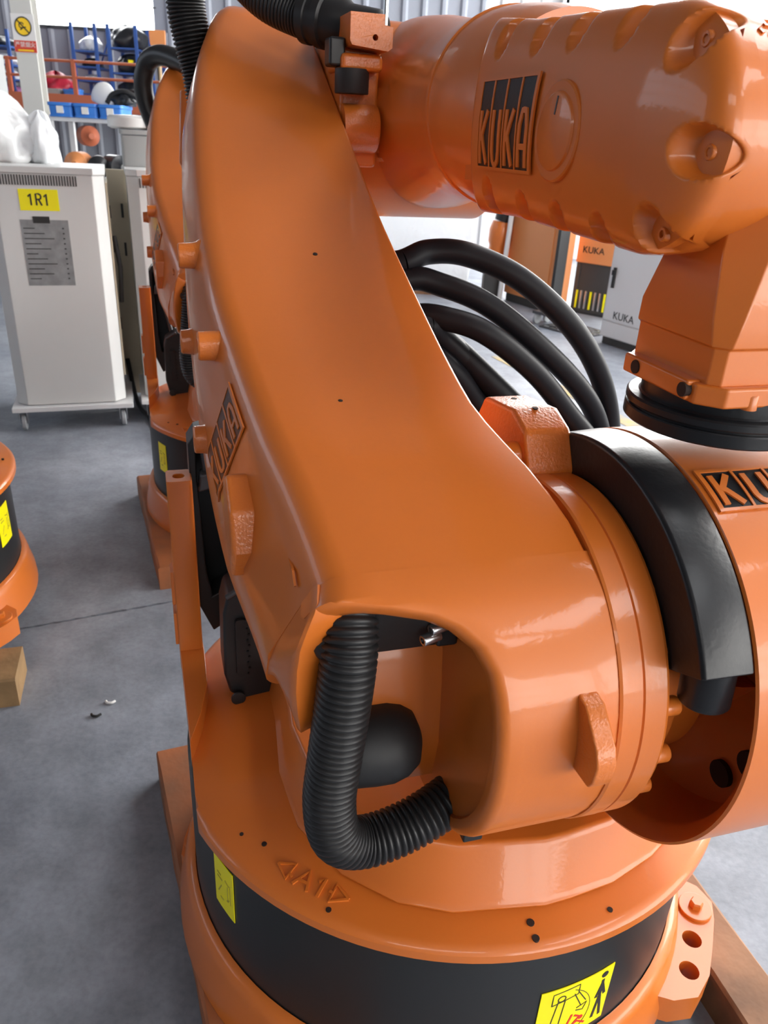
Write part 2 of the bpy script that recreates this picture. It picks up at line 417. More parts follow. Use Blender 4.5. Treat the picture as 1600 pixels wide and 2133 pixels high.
def make_robot_base(root):
    O = OFF; b = MB()
    R0 = [(.470, .205), (.478, .203), (.486, .195), (.490, .18), (.496, .15), (.503, .12), (.505, BASE_Z)]
    b.loft([[(r*math.cos(2*PI*k/96), r*math.sin(2*PI*k/96), z) for k in range(96)] for r, z in R0], False, False)
    for ang, R in LUGS: foot_lug(b, ang, R)
    bo = b.build('base_frame', M['orange'], root, O)
    for ang, R in LUGS:
        px, py = lug_pt(ang, R, .07)
        wz = MB(); wz.cyl((px, py, .148), (px, py, .157), .031, n=28); wz.build('washer', M['orange'], bo, O, bevel=.0015)
        hb = MB(); hb.lathe((px, py, .157), (0, 0, 1), [(.0125, 0), (.0125, .011), (.010, .014)], 6); hb.build('bolt', M['orange'], bo, O, smooth=20)
    d = MB(); d.loft([[(.468*math.cos(2*PI*k/96), .468*math.sin(2*PI*k/96), z) for k in range(96)] for z in (.195, .482)], False, False)
    dr = d.build('base_drum', M['black_satin'], root, O)
    return bo, dr

def sticker(root, a0, a1, z0, z1, shear, pict):
    """curved warning label on the drum; a in degrees, z"""
    def f(u, v, h):
        a = lerp(a0, a1, u)*D2R; r = .4685+h
        return (r*math.cos(a), r*math.sin(a), lerp(z0, z1, v))
    m = MB(); m.loft([[f(k/10, 0, 0), f(k/10, 1, 0), f(k/10, 1, .0012), f(k/10, 0, .0012)] for k in range(11)])
    st = m.build('warning_label', M['yellow'], root, OFF); st['label'] = 'yellow warning label'
    def ln(L, wd, mt, nm):
        q = MB(); strokes(q, [dense(l, 2) for l in L], wd, .001, .0017, f); q.build(nm, mt, st, OFF)
    if pict:
        # standing figure, boundary arc, robot outline, struck figure
        ln([[(.86, .80), (.86, .50)], [(.86, .74), (.80, .50)], [(.86, .74), (.93, .50)], [(.855, .5), (.81, .12)], [(.865, .5), (.93, .10)]], .042, M['ink'], 'standing_figure')
        q = MB(); q.prism(circle(.865, .89, .05, 14), .001, .0017, f); q.build('figure_head', M['ink'], st, OFF)
        ln([arc_pts(.20, .42, .52, -42, 62, 12)], .007, M['ink'], 'range_arc')
        ln([[(.08, .05), (.30, .05), (.30, .22), (.10, .24), (.08, .05)], [(.18, .26), (.24, .78)], [(.30, .24), (.33, .74)], circle(.28, .80, .05, 10)+[(.33, .80)],
            [(.16, .72), (.16, .92), (.50, .95), (.50, .78), (.16, .72)], [(.45, .80), (.58, .52)], [(.50, .82), (.64, .58)], [(.52, .50), (.66, .54), (.62, .42), (.52, .46)]], .013, M['ink'], 'robot_outline')
        ln([[(.48, .40), (.42, .18)], [(.34, .10), (.58, .22), (.70, .12)], [(.42, .18), (.28, -0.0+.04)], [(.52, .20), (.60, .30), (.52, .36)]], .03, M['red_ink'], 'struck_figure')
        q = MB(); q.prism(circle(.62, .27, .035, 12), .0011, .0018, f); q.build('figure_head', M['red_ink'], st, OFF)
    else:
        ln([[(.72, .62), (.72, .30)], [(.66, .30), (.78, .36)], [(.60, .70), (.80, .66)], [(.18, .70), (.38, .70)], [(.18, .62), (.45, .62)], [(.2, .3), (.4, .5)], [(.3, .22), (.48, .22)], [(.85, .3), (.85, .7)]], .03, M['ink_soft'], 'label_print')
    return st

def make_robot():
    root = thing('industrial_robot', 'large orange robot arm in the foreground, folded back over its black-drummed base', 'robot arm', A1, RZ)
    make_robot_base(root)
    sticker(root, -90.5, -74.3, .222, .352, 0, True)
    sticker(root, -159.8, -152.6, .305, .415, 0, False)

    # --- turntable: broad disc, flattened on the left, with a raised pedestal
    def Rth(a, R):
        c = math.cos(a)
        return min(R, .462/max(1e-6, -c)) if c < 0 else R
    t = MB(); N = 120
    prof = [(.44, .474), (.488, .474), (.494, .478), (.494, .492), (.490, .498), (.482, .502), (.30, .524)]
    t.loft([[(Rth(2*PI*k/N, r)*math.cos(2*PI*k/N), Rth(2*PI*k/N, r)*math.sin(2*PI*k/N), z) for k in range(N)] for r, z in prof], True, True)
    tt = t.build('turntable', M['orange'], root, OFF, smooth=30)
    out = [(-.300, .30), (-.312, .15), (-.316, 0), (-.325, -.12), (-.312, -.23), (-.268, -.325), (-.205, -.386), (-.137, -.418), (-.01, -.438), (.03, -.436), (.10, -.428), (.18, -.402), (.26, -.36), (.33, -.27), (.365, -.12), (.37, .10), (.30, .27), (.12, .38), (-.10, .39), (-.23, .36)]
    o2 = []
    for i, p in enumerate(out):
        a = out[i-1]; b = out[(i+1) % len(out)]
        if 7 <= i <= 8 or i in (6, 9): seg = [p]
        else: seg = [p]
        o2 += seg
    ped = MB(); cx, cy = .02, 0
    def sc_(k, z): return [(cx+(x-cx)*k, cy+(y-cy)*k, z) for x, y in o2]
    ped.loft([sc_(1.02, .512), sc_(1.0, .522), sc_(.955, .598), sc_(.94, .606), sc_(.70, .612)], True, True)
    ped.build('pedestal', M['orange'], root, OFF, smooth=33, bevel=.004)
    # drilled marks and cast lettering on the disc
    for (x, y), r in (((-.039, -.458), .0055), ((-.041, -.479), .0052), ((.079, -.466), .004), ((-.37, -.247), .004), ((-.30, -.372), .004), ((-.40, -.22), .003)):
        z = lerp(.502, .524, (.482-math.hypot(x, y))/.182)
        q = MB(); q.cyl((x, y, z-.006), (x, y, z+.0012), r, n=12); q.build('drill_hole', M['hole'], tt, OFF)
    def fa(u, v, h):   # u metres along the rim, v metres towards the centre
        a = math.atan2(-.335, -.318)+u/.455; r = .455-v
        return (r*math.cos(a), r*math.sin(a), lerp(.502, .524, (.482-r)/.182)+h)
    q = MB()
    strokes(q, [[(-.026, -.014), (-.014, .014), (-.002, -.014)], [(-.021, -.004), (-.007, -.004)], [(.006, .006), (.014, .014), (.014, -.014)]], .0042, -.001, .0026, fa)
    strokes(q, [[(-.062, 0), (-.038, .013), (-.038, -.013), (-.062, 0)], [(.056, 0), (.032, .013), (.032, -.013), (.056, 0)], [(-.038, -.004), (-.032, -.006)], [(.026, 0), (.032, 0)]], .0038, -.001, .0026, fa)
    q.build('cast_lettering', M['orange'], tt, OFF)

    # --- left lug post of the turntable
    p = MB()
    fz = lambda a, b, z: (a, b, z)
    p.prism(rrect(-.468, -.424, .206, .262, .006, 2), .50, .90, None, [circle(-.446, .232, .010, 14)])
    p.prism([(-.463, -.05), (-.44, .02), (-.424, .10), (-.422, .20), (-.424, .262), (-.468, .262)], .49, .545)
    for z0, z1 in ((.555, .625), (.645, .715)): p.box(-.474, -.462, .215, .255, z0, z1)
    p.build('lifting_lug', M['orange'], root, OFF, bevel=.004)

    # --- column under the shoulder
    cbm = MB()
    def rr(x0, x1, y0, y1, z, r): return [(a, b, z) for a, b in rrect(x0, x1, y0, y1, r, 5)]
    cbm.loft([rr(.0, .30, -.37, .28, .60, .10), rr(.06, .30, -.35, .28, .66, .10), rr(.10, .28, -.42, .25, .78, .08), rr(.10, .28, -.5, .2, .9, .08)])
    cbm.build('column', M['orange_rough'], root, OFF)
    # --- shoulder housing: open bell to the left, name plate on top front
    sh = MB()
    ax = (1, 0, 0)
    sh.lathe((0, A2Y, A2Z), ax, [(.10, .175), (.232, .175), (.237, .165), (.239, .092), (.242, .084), (.2565, .0672), (.2597, .069), (.260, .275), (.25, .29), (.1, .29)], 120)
    so = sh.build('shoulder_housing', M['orange'], root, OFF, smooth=30)
    for a in (118, 135): 
        h_ = MB(); h_.cyl(HUB(.168, a, .195), HUB(.1765, a, .195), .017, n=20); h_.build('bearing_hole', M['hole'], so, OFF)
    def fh(u, v, h):
        return HUB(.078+u, 28.4-v/.261/D2R, .2602+h)
    kuka_logo(root, fh, .165, .053, OFF, .1, .86, .0025)
    # --- black stop ring segment with its peg
    st = MB(); n = 48; rows = []
    for k in range(n+1):
        a = lerp(-27, 65.5, k/n); rows.append([HUB(.008, a, .195), HUB(.008, a, .253), HUB(.011, a, .2565), HUB(.062, a, .2595), HUB(.066, a, .257), HUB(.066, a, .195)])
    st.loft(rows)
    so2 = st.build('stop_ring', M['black_paint'], root, OFF, bevel=.002)
    pg = MB(); pc = Vector(HUB(.043, 65.5, .222)); pg.lathe(pc, (.02, -.06, -1), [(.026, -.008), (.026, .036), (.0245, .038)], 32); pg.build('stop_peg', M['black_paint'], so2, OFF)
    # --- block and rod behind the stop ring
    bl = MB()
    bl.prism([(-.285, 1.055), (-.30, 1.10), (-.275, 1.145), (-.235, 1.16), (-.15, 1.15), (-.12, 1.10), (-.13, 1.05)], -.052, .012, lambda a, b, z: (z, a, b))
    bk = bl.build('stop_block', M['orange_rough'], root, OFF, bevel=.006)
    for y in (-.235, -.175):
        q = MB(); q.cyl((-.02, y, 1.14), (-.02, y, 1.1606+(y+.235)*-.1176), .004, n=10); q.build('block_hole', M['hole'], bk, OFF)
    q = MB(); q.cyl((-.12, -.262, 1.108), (-.045, -.262, 1.108), .019, n=24); q.build('rod', M['orange'], bk, OFF)

    # --- gear flange rings between link arm and housing
    g = MB()
    g.lathe((0, A2Y, A2Z), ax, [(.12, -.052), (.2086, -.052), (.2100, -.049), (.2100, -.027), (.2075, -.0255), (.2075, -.0245), (.2095, -.023), (.2095, .002), (.2072, .006), (.165, .007), (.165, .05), (.150, .052), (.150, .10), (.12, .12), (.12, .18)], 128)
    go = g.build('gear_flange', M['orange'], root, OFF, smooth=25)
    for k in range(20):
        a = k*18+6
        q = MB(); q.lathe(HUB(.004, a, .1945), ax, [(.0105, 0), (.0105, .019), (.0092, .021)], 16); q.build('flange_bolt', M['orange'], go, OFF)

    # --- link arm
    L = MB()
    S = [1.60, 1.52, 1.43, 1.27, 1.08, .87, .70, .50, .336, .20, .12, .0]
    HT = [.06, .105, .112, .113, .115, .117, .122, .143, .162, .187, .2025, .2055]
    XLf = [-.23, -.28, -.302, -.34, -.365, -.379, -.388, -.389, -.376, -.365, -.351, -.334]
    XS = [-.25, -.297, -.322, -.362, -.390, -.404, -.411, -.412, -.408, -.400, -.388, -.374]
    HB = [-.06, -.10, -.11, -.115, -.115, -.115, -.12, -.135, -.14, -.12, -.085, -.025]
    XRt = [-.12, -.105, -.10, -.10, -.10, -.10, -.10, -.10, -.10, -.10, -.088, -.064]
    SS = []; q_ = 1.60
    while q_ >= -1e-6: SS.append(q_); q_ -= .04
    rings = []
    inv = list(reversed(S))
    def hs(fn, s):
        v = list(reversed(fn)); e_ = .05
        return (interp(s-e_, inv, v)+2*interp(s, inv, v)+interp(s+e_, inv, v))/4
    for s in SS:
        hT, xl, xs_, hb, xr = [hs(q, s) for q in (HT, XLf, XS, HB, XRt)]
        if s < .3:
            u_ = max(0, s/.26); u_ = min(1, u_); xr = -.10+.047*(1-u_*u_*(3-2*u_))
        ring = []
        # top face slightly hollow, rounded edges
        def rc(cx, ch, r, a0, a1, n=4):
            for k in range(n+1): ring.append((cx+r*math.cos(lerp(a0, a1, k/n)*D2R), ch+r*math.sin(lerp(a0, a1, k/n)*D2R)))
        rr_ = .006
        rc(xr-rr_, hT-rr_, rr_, 0, 90, 3)
        for k in (1, 2, 3): ring.append((lerp(xr-.012, xl+.03, k/4), hT-.003*math.sin(PI*k/4)*min(1, max(0, (s-.05)/.3))))
        # soft edge, then the slanting left flank
        dr_ = interp(s, [0, .3, .6, .9], [.15, .15, .10, .08])
        x1_, h1_ = xl+.03, hT; x2_, h2_ = xs_, hT-dr_
        for k in range(0, 6):
            tq = k/5; mx_, mh_ = lerp(xl, x2_, .3), hT-dr_*.3
            ring.append(((1-tq)**2*x1_+2*tq*(1-tq)*(xl-.001)+tq*tq*mx_, (1-tq)**2*h1_+2*tq*(1-tq)*(hT-.002)+tq*tq*mh_))
        ring.append((lerp(xl, x2_, .65), hT-dr_*.65)); ring.append((x2_, h2_))
        bx_ = interp(s, [0, .25, .6], [.03, .04, .035]); bh_ = interp(s, [0, .25, .6], [.03, .05, .04])
        for k in range(6): ring.append((xs_+bx_-bx_*math.cos(k*18*D2R), hb+bh_-bh_*math.sin(k*18*D2R)))
        rc(xr-.03, hb+.03, .03, 270, 360, 4)
        rings.append([LS(x, s, h) for x, h in ring])
    L.loft(rings, True, True)
    # hub shell wrapping over the front, with the hose opening cut out of its left half
    def left_edge(al):
        # al: degrees past the arm's top normal
        return interp(al, [0, 7, 8, 9.3, 10.9, 14.2, 17.9, 24.3, 31.5, 38, 45], [-.337, -.341, -.331, -.307, -.279, -.239, -.217, -.196, -.186, -.183, -.181])
    aT = math.degrees(ELE)   # arm's top normal is tilted back by ELE
    rows = []
    als = [0, 2, 4, 5.5, 7, 8, 8.6, 9.3, 10, 10.9, 12.5, 14.2, 16, 17.9, 21, 24.3, 28, 31.5, 35, 38, 42]+[48+8*k for k in range(13)]
    for al in als:
        xl = left_edge(al); a = al+aT; row = []
        lip = .012
        sm_ = min(1, al/16); ro_ = .2055+.003*sm_*sm_*(3-2*sm_)
        pts = [(-.052, ro_-.001), (-.064, ro_), (-.10, ro_)]
        pts += [(lerp(-.10, xl+lip, k/5), ro_) for k in range(1, 6)]
        bz = lambda q: ((1-q)**2*(xl+.03)+2*q*(1-q)*(xl-.001)+q*q*(xl-.012), (1-q)**2*ro_+2*q*(1-q)*(ro_-.002)+q*q*(ro_-.045))
        endA = [bz(.3), bz(.55), bz(.8), bz(1), (xl+.004, ro_-.05), (-.052, .182)]
        endB = [(xl+lip*.55, ro_-.0013), (xl+lip*.2, ro_-.005), (xl, ro_-.0115), (xl+.001, .188), (xl+.012, .182), (-.052, .182)]
        wq = min(1, max(0, (al-6.5)/2.5))
        pts[-1] = (lerp(xl+.03, xl+lip, wq), ro_)
        pts += [(lerp(p_[0], q_[0], wq), lerp(p_[1], q_[1], wq)) for p_, q_ in zip(endA, endB)]
        rows.append([HUB(x, a, r) for x, r in pts])
    L.loft(rows, True, True)
    # hub core and its left face
    L.lathe((0, A2Y, A2Z), ax, [(.02, -.176), (.198, -.176), (.199, -.17), (.199, -.052)], 96)
    # left cheek: the flank carried on round the hub, cut back behind the hose
    rows = []
    for al in (0, 3, 6, 8, 10, 13, 16, 20, 24, 30, 36, 43, 50, 58, 66, 74, 80):
        ro = interp(al, [0, 6, 8, 10, 13, 16, 24, 35, 50, 66, 80], [.195, .194, .188, .174, .155, .138, .118, .104, .094, .088, .08])
        xl = -.336-.008*min(1, al/12); xs_ = interp(al, [0, 40, 80], [-.374, -.366, -.353])
        def fx(r): return lerp(xl, xs_, max(0, min(1, (.2055-r)/.15)))
        rs = [ro-.002, ro-.008, ro-.02, ro*.8, ro*.6, ro*.4, ro*.2, .004]
        row = [(fx(ro)+.040, ro-.030), (fx(ro)+.020, ro-.008)]+[(fx(r)+(.003 if i == 0 else 0), r) for i, r in enumerate(rs)]+[(fx(.004)+.03, .004), (fx(ro)+.03, ro*.6)]
        rows.append([HUB(x, al+aT, r) for x, r in row])
    L.loft(rows)
    # inner web behind the hose
    L.loft([[(x, y, z) for y, z in ((-.30, .72), (-.39, .74), (-.40, .80), (-.392, .88), (-.385, .925), (-.375, .944), (-.355, .95), (-.27, .95))] for x in (-.305, -.28, -.25, -.17)])
    la = L.build('link_arm', M['orange'], root, OFF, smooth=42)
    # cast bosses on the left flank
    for s, h, x0, ln_, r in ((.655, .085, -.392, .030, .019), (.425, .112, -.378, .034, .0195), (.56, .0, -.408, .020, .0185), (.37, -.01, -.402, .022, .020)):
        q = MB(); c0 = Vector(LS(x0, s, h)); q.lathe(c0, (-1, 0, 0), [(r*1.5, -.006), (r*1.1, .004), (r, .010), (r*.96, ln_), (r*.86, ln_+.002), (r*.5, ln_+.002), (r*.5, ln_-.003)], 28); q.build('boss', M['orange_rough'], la, OFF)
    q = MB(); q.prism([(.115, .03), (.115, .08), (.145, .118), (.195, .126), (.215, .10), (.19, .035)], -.403, -.36, lambda a, b, z: LS(z, a, b)); q.build('flank_lug', M['orange_rough'], la, OFF, bevel=.006)
    def fl_(u, v, h):
        s_ = .245+v; hT, xl, xs_ = [hs(q, s_) for q in (HT, XLf, XS)]
        hh = hT-.165+u; tq = (hT-hh)/.15
        x = lerp(xl, xs_, tq) if tq < 1 else xs_
        return LS(x-.0008-h, s_, hh)
    kuka_logo(la, fl_, .135, .085, OFF, .1, .72, .002)
    # small raised foundry marks
    q = MB(); strokes(q, [dense(s_, 1) for s_ in ([(0, 0), (.012, .03)], [(.012, .03), (.02, .012), (.022, .03)], [(.0, .0), (.004, -.016)])], .004, -.001, .0015, lambda u, v, h: LS(-.352-h, .035+v, .165-u)); q.build('foundry_mark', M['orange'], la, OFF)
    # paint chips on the arm's top face
    for x_, s__ in ((-.262, .255), (-.228, .60)):
        q = MB(); q.lathe(LS(x_, s__, hs(HT, s__)-.0042), Vector(LS(0, 0, 1))-Vector(LS(0, 0, 0)), [(.0036, 0), (.0036, .0022), (.002, .0028)], 10); q.build('paint_chip', M['hole'], la, OFF)
    # upright fin at the back of the left flank
    q = MB(); q.prism([(-.361, 1.535), (-.33, 1.545), (-.27, 1.54), (-.27, 1.30), (-.345, 1.30), (-.362, 1.346), (-.373, 1.374)], 1.10, 1.16, lambda a, b, z: (a, z, b)); q.build('back_fin', M['orange'], la, OFF, bevel=.004)
    # hub rib on the front right
    q = MB(); q.prism([(66.5, .200), (70, .222), (79, .243), (83, .247), (88, .243), (90.5, .236), (91, .200)], -.098, -.076, lambda a, r, z: HUB(z, a, r))
    q.build('hub_rib', M['orange_rough'], la, OFF, bevel=.0025)
    # black foot under hub
    q = MB(); q.box(-.172, -.148, -.49, -.462, .728, .765); q.build('seal', M['black_plastic'], la, OFF, bevel=.002)
    # silver screws up in the opening
    for x, y, z in ((-.214, -.43, .990), (-.222, -.43, .978)):
        q = MB(); q.lathe((x+.012, y, z), (-1, -.25, -.1), [(.0065, -.01), (.0065, .010), (.0058, .011), (.0035, .011), (.0035, .006)], 20); q.build('socket_screw', M['steel'], la, OFF)
    q = MB(); q.box(-.203, -.178, -.43, -.412, .963, 1.0); q.build('clamp_plate', M['black_plastic'], la, OFF, bevel=.004)
    # black slab standing in for the shade of the hollow behind the lip
    q = MB(); q.prism([(-.004, .055), (-.02, .065), (-.022, .175), (-.004, .183), (.02, .18), (.02, .055)], -.335, -.186, lambda a, b, z: LS(z, a, b)); q.build('hollow_shade_slab', M['black_rubber'], la, OFF, bevel=.004)
    q = MB(); q.tube(spline([(-.335, -.40, 1.0), (-.33, -.43, .995), (-.318, -.445, .985), (-.30, -.44, .985)], 5), .014, 12); q.build('cable_tail', M['black_rubber'], la, OFF)
    # rubber buffer
    q = MB(); q.lathe((-.298, -.405, .820), (1, 0, 0), [(.030, 0), (.043, .0), (.046, .01), (.048, .035), (.048, .055), (.043, .072), (.033, .086), (.016, .093), (.004, .0945)], 48)
    q.build('rubber_buffer', M['black_rubber'], la, OFF)

    # --- corrugated hoses
    def hose(path, r, step, name, parent):
        P = resample(spline(path, 24), step/6); rad = []
        for i in range(len(P)):
            ph = i % 6; rad.append(r*(1.0 if ph in (0, 1, 2) else (.93 if ph in (3, 5) else .885)))
        q = MB(); q.tube(P, rad, 28); return q.build(name, M['black_plastic'], parent, OFF, smooth=80)
    hose([(-.275, -.33, 1.02), (-.285, -.37, 1.035), (-.298, -.42, 1.028), (-.304, -.448, .99), (-.311, -.457, .93), (-.319, -.46, .86), (-.324, -.462, .80), (-.315, -.462, .748), (-.285, -.455, .722), (-.24, -.45, .722), (-.19, -.44, .733), (-.12, -.41, .745)], .0295, .0078, 'corrugated_hose', root)
    hose([(-.10, .62, 1.645), (-.15, .67, 1.662), (-.206, .72, 1.69), (-.26, .78, 1.745), (-.305, .87, 1.81), (-.340, .93, 1.80), (-.348, .95, 1.70), (-.338, .95, 1.63), (-.322, .95, 1.56), (-.31, .95, 1.45)], .042, .0078, 'corrugated_hose', root)

    # --- black motor carrier on the left
    bp = MB()
    ol = [(-.427, .885), (-.427, .955), (-.414, .975), (-.388, .983), (-.376, .975), (-.345, .80), (-.338, .60), (-.40, .56), (-.424, .62)]
    il = [(-.414, .885), (-.414, .945), (-.402, .960), (-.390, .962), (-.370, .80), (-.362, .66), (-.398, .64), (-.408, .70)]
    bp.prism(ol, .24, .30, lambda a, b, z: (a, z, b), [il])
    bp.box(-.42, -.345, .30, .315, .60, .95)
    bpo = bp.build('motor_carrier', M['black_plastic'], root, OFF, bevel=.003)
    q = MB(); q.tube([(-.400, .235, .95), (-.396, .235, .905), (-.372, .22, .80), (-.350, .20, .69)], .0075, 12); q.build('guide_rod', M['grey_steel'], bpo, OFF)
    q = MB(); q.prism([(-.414, .872), (-.409, .905), (-.345, .920), (-.345, .888)], .215, .25, lambda a, b, z: (a, z, b)); q.build('rod_clamp', M['grey_steel'], bpo, OFF, bevel=.004)
    mb_ = MB(); mb_.prism([(-.392, .70), (-.384, .733), (-.34, .76), (-.26, .70), (-.235, .50), (-.275, .498), (-.36, .505), (-.385, .53), (-.394, .57)], .08, .16, lambda a, b, z: (a, z, b))
    mo = mb_.build('motor_bracket', M['black_satin'], root, OFF, bevel=.006)
    q = MB(); q.tube([(-.384, .078, .735), (-.345, .078, .757)], .006, 10); q.build('bracket_edge', M['grey_steel'], mo, OFF)
    q = MB(); q.prism(rrect(-.372, -.352, .57, .69, .006, 2), .072, .081, lambda a, b, z: (a, z, b)); q.build('bracket_rib', M['black_plastic'], mo, OFF)
    for k in range(10):
        q = MB(); q.cyl((-.352+.003*(k % 2), .0695, .575+.012*k), (-.352+.003*(k % 2), .073, .575+.012*k), .0022, n=8); q.build('rivet', M['black_paint'], mo, OFF)
    q = MB(); q.lathe((-.372, .07, .525), (0, -1, 0), [(.013, 0), (.013, .004), (.008, .005)], 20); q.build('pivot_cap', M['black_plastic'], mo, OFF)

    # --- forearm: elbow housing, necked casting, tube
    F = MB(); n = 72
    EY, EZ = .752, 1.483
    F.lathe((0, EY, EZ), ax, [(.02, -.098), (.14, -.098), (.185, -.085), (.19, -.07), (.19, .05), (.19, .27), (.17, .30), (.02, .30)], 80)
    sect = [(.80, .15, 1.50, .185), (.70, .145, 1.50, .185), (.60, .14, 1.50, .175), (.50, .135, 1.502, .158), (.42, .13, 1.503, .147), (.36, .13, 1.503, .144), (.30, .13, 1.503, .1455), (.268, .13, 1.503, .148), (.266, .13, 1.503, .1505), (.258, .13, 1.503, .1505), (.256, .13, 1.503, .148), (.20, .13, 1.500, .1475), (.12, .13, 1.496, .142), (.06, .13, 1.492, .135)]
    pts_ = []
    for i in range(len(sect)-1):
        a, b = sect[i], sect[i+1]; m_ = 4 if a[0]-b[0] > .03 else 1
        for k in range(m_): pts_.append([lerp(a[j], b[j], k/m_) for j in range(4)])
    pts_.append(list(sect[-1]))
    F.loft([[(x+r*math.cos(2*PI*k/n), y, z+r*math.sin(2*PI*k/n)) for k in range(n)] for y, x, z, r in pts_])
    fo = F.build('forearm', M['orange'], root, OFF, smooth=28)
    q = MB(); strokes(q, [[(0, 0), (.075, .0)], [(.01, -.02), (.06, -.02)]], .007, -.002, .0015, lambda u, v, h: (.13+(.166+h)*math.cos((205+u*250)*D2R), .56-u*.2, 1.50+(.166+h)*math.sin((205-v*300)*D2R))); q.build('foundry_mark', M['orange_rough'], fo, OFF)
    # clamp block, stop lug, buffer and boss beside the link arm
    q = MB(); q.prism([(-.098, 1.605), (-.098, 1.648), (-.036, 1.648), (-.036, 1.632), (-.020, 1.630), (-.020, 1.598), (-.028, 1.592), (-.094, 1.598)], .47, .56, lambda a, b, z: (a, z, b), [circle(-.052, 1.612, .005, 12)])
    q.build('clamp_block', M['orange_rough'], fo, OFF, bevel=.004)
    q = MB(); q.box(-.108, -.030, .49, .62, 1.560, 1.588); q.box(-.10, -.025, .53, .64, 1.40, 1.60); q.build('stop_lug', M['orange_rough'], fo, OFF, bevel=.008)
    q = MB(); q.lathe((-.082, .515, 1.524), (0, 0, 1), [(.0305, 0), (.0315, .002), (.0315, .04)], 32); q.build('rubber_stop', M['black_rubber'], fo, OFF)
    q = MB(); q.lathe((-.098, .53, 1.467), (1, 0, 0), [(.042, 0), (.042, .064), (.040, .068), (.012, .068)], 36); q.build('pivot_boss', M['orange_rough'], fo, OFF)
    q = MB(); q.lathe((-.145, .645, 1.655), Vector((.085, -.08, -.02)), [(.040, 0), (.046, .004), (.046, .02), (.043, .022), (.043, .035), (.048, .037), (.048, .052), (.042, .055), (.042, .09), (.036, .10), (.036, .16), (.03, .17)], 40); q.build('hose_clamp', M['black_plastic'], fo, OFF)
    q = MB(); q.box(-.128, -.098, .50, .545, 1.566, 1.612); q.build('clamp_flange', M['black_plastic'], fo, OFF, bevel=.005)
    q = MB(); q.tube([(-.034, .475, 1.632), (-.034, .475, 1.70)], .0045, 12); q.build('screw_spring', M['steel'], fo, OFF)

    # --- wrist
    WX, WY, WZ, WR = .13, -.347, 1.4675, .105
    def wz(y): return interp(y, [WY, .10], [WZ, 1.485])
    def wr(y): return interp(y, [WY, -.05, .12], [WR, .109, .122])
    def wrist_pt(y, phi, th, W, ex, grow=0):
        """th -90..90 across the height; beyond the axis, phi sweeps the round end"""
        ss, cc = math.sin(th*D2R), max(0., math.cos(th*D2R))
        x = WX-(W)*cc**ex
        if phi is None: return (x, y, wz(y)+(wr(y)+grow)*ss)
        return (x, WY-(WR+grow)*ss*math.sin(phi*D2R), WZ+(WR+grow)*ss*math.cos(phi*D2R))
    # body: revolve around the hinge axis + straight part, both sides
    B = MB(); K = 40
    prof = [(.02, -.125), (.09, -.125), (WR, -.118), (WR, .10), (.095, .115), (.02, .12)]
    B.lathe((WX, WY, WZ), ax, prof, 72)
    rows = []
    for y in [.14, .10, .05, 0, -.05, -.1, -.15, -.2, -.25, -.3, -.35, WY]:
        rr2 = wr(y); rows.append([(WX+lerp(-.125, .115, 0)+.0, y, 0)]*0+[(WX+.122*max(-1, min(1, 1.25*math.cos(2*PI*k/48))) if True else 0, y, wz(y)+rr2*max(-1, min(1, 1.12*math.sin(2*PI*k/48)))) for k in range(48)])
    B.loft(rows)
    wo = B.build('wrist_body', M['orange'], root, OFF, smooth=35)
    q = MB(); fw_ = lambda u, v, h: (.048+u, WY-(WR+h)*math.sin((36-v/WR/D2R)*D2R), WZ+(WR+h)*math.cos((36-v/WR/D2R)*D2R))
    strokes(q, [dense(l_) for l_ in ([(-.016, -.010), (-.009, .010), (-.002, -.010)], [(-.013, -.003), (-.005, -.003)], [(.016, .010), (.005, .010), (.005, .001), (.013, .001), (.016, -.004), (.012, -.010), (.004, -.010)])], .003, -.0005, .0016, fw_); q.build('cast_lettering', M['orange'], wo, OFF)
    # side cover with scalloped screw pockets
    pockets = [(-.006, 1.577, .030, .020), (-.108, 1.574, .030, .020), (-.197, 1.572, .030, .020), (-.296, 1.567, .030, .020),
               (-.006, 1.386, .030, .020), (-.110, 1.375, .030, .020), (-.203, 1.371, .030, .020), (-.297, 1.367, .030, .020)]
    big = [(-.396, 1.538), (-.430, 1.455), (-.388, 1.386)]
    Wc = .178-.005; X0 = .112
    def cover_pt(y, phi, th):
        ss = math.sin(th*D2R); cc = max(0., math.cos(th*D2R)); g_ = .004
        if phi is None: yy, zz = y, wz(y)+(wr(y)+g_)*ss
        else: yy, zz = WY-(WR+g_)*ss*math.sin(phi*D2R), WZ+(WR+g_)*ss*math.cos(phi*D2R)
        dep = X0+.043*cc**.75
        # rounded start of the cover
        if phi is None:
            e_ = max(0., min(1, (.075-y)/.035)); dep = .112+(dep-.112)*math.sqrt(max(0, 1-(1-e_)**2))
        for py, pz, a_, b_ in pockets:
            dd = ((yy-py)/(a_*.55))**2+((zz-pz)/(b_*1.35))**2
            if dd < 1: dep -= .022*(1-dd)**.7
        for py, pz in big:
            ux, uz = (py-WY), (pz-WZ); l_ = math.hypot(ux, uz); ux, uz = ux/l_, uz/l_
            du = (yy-py)*ux+(zz-pz)*uz; dv = -(yy-py)*uz+(zz-pz)*ux
            dd = ((du-.004)/.027)**2+(dv/.022)**2
            if dd < 1: dep -= .022*min(1, (1-dd)*1.8)
        return (WX-dep, yy, zz)
    cv = MB(); rows = []; th_ = [lerp(-90, 90, k/110) for k in range(111)]
    for k in range(111): rows.append([cover_pt(lerp(.078, WY, k/110), None, t_) for t_ in th_])
    cv.grid(rows)
    rows = []
    thh = [lerp(0, 90, k/60) for k in range(61)]
    for k in range(121): rows.append([cover_pt(0, lerp(0, 180, k/120), t_) for t_ in thh])
    cv.grid(rows)
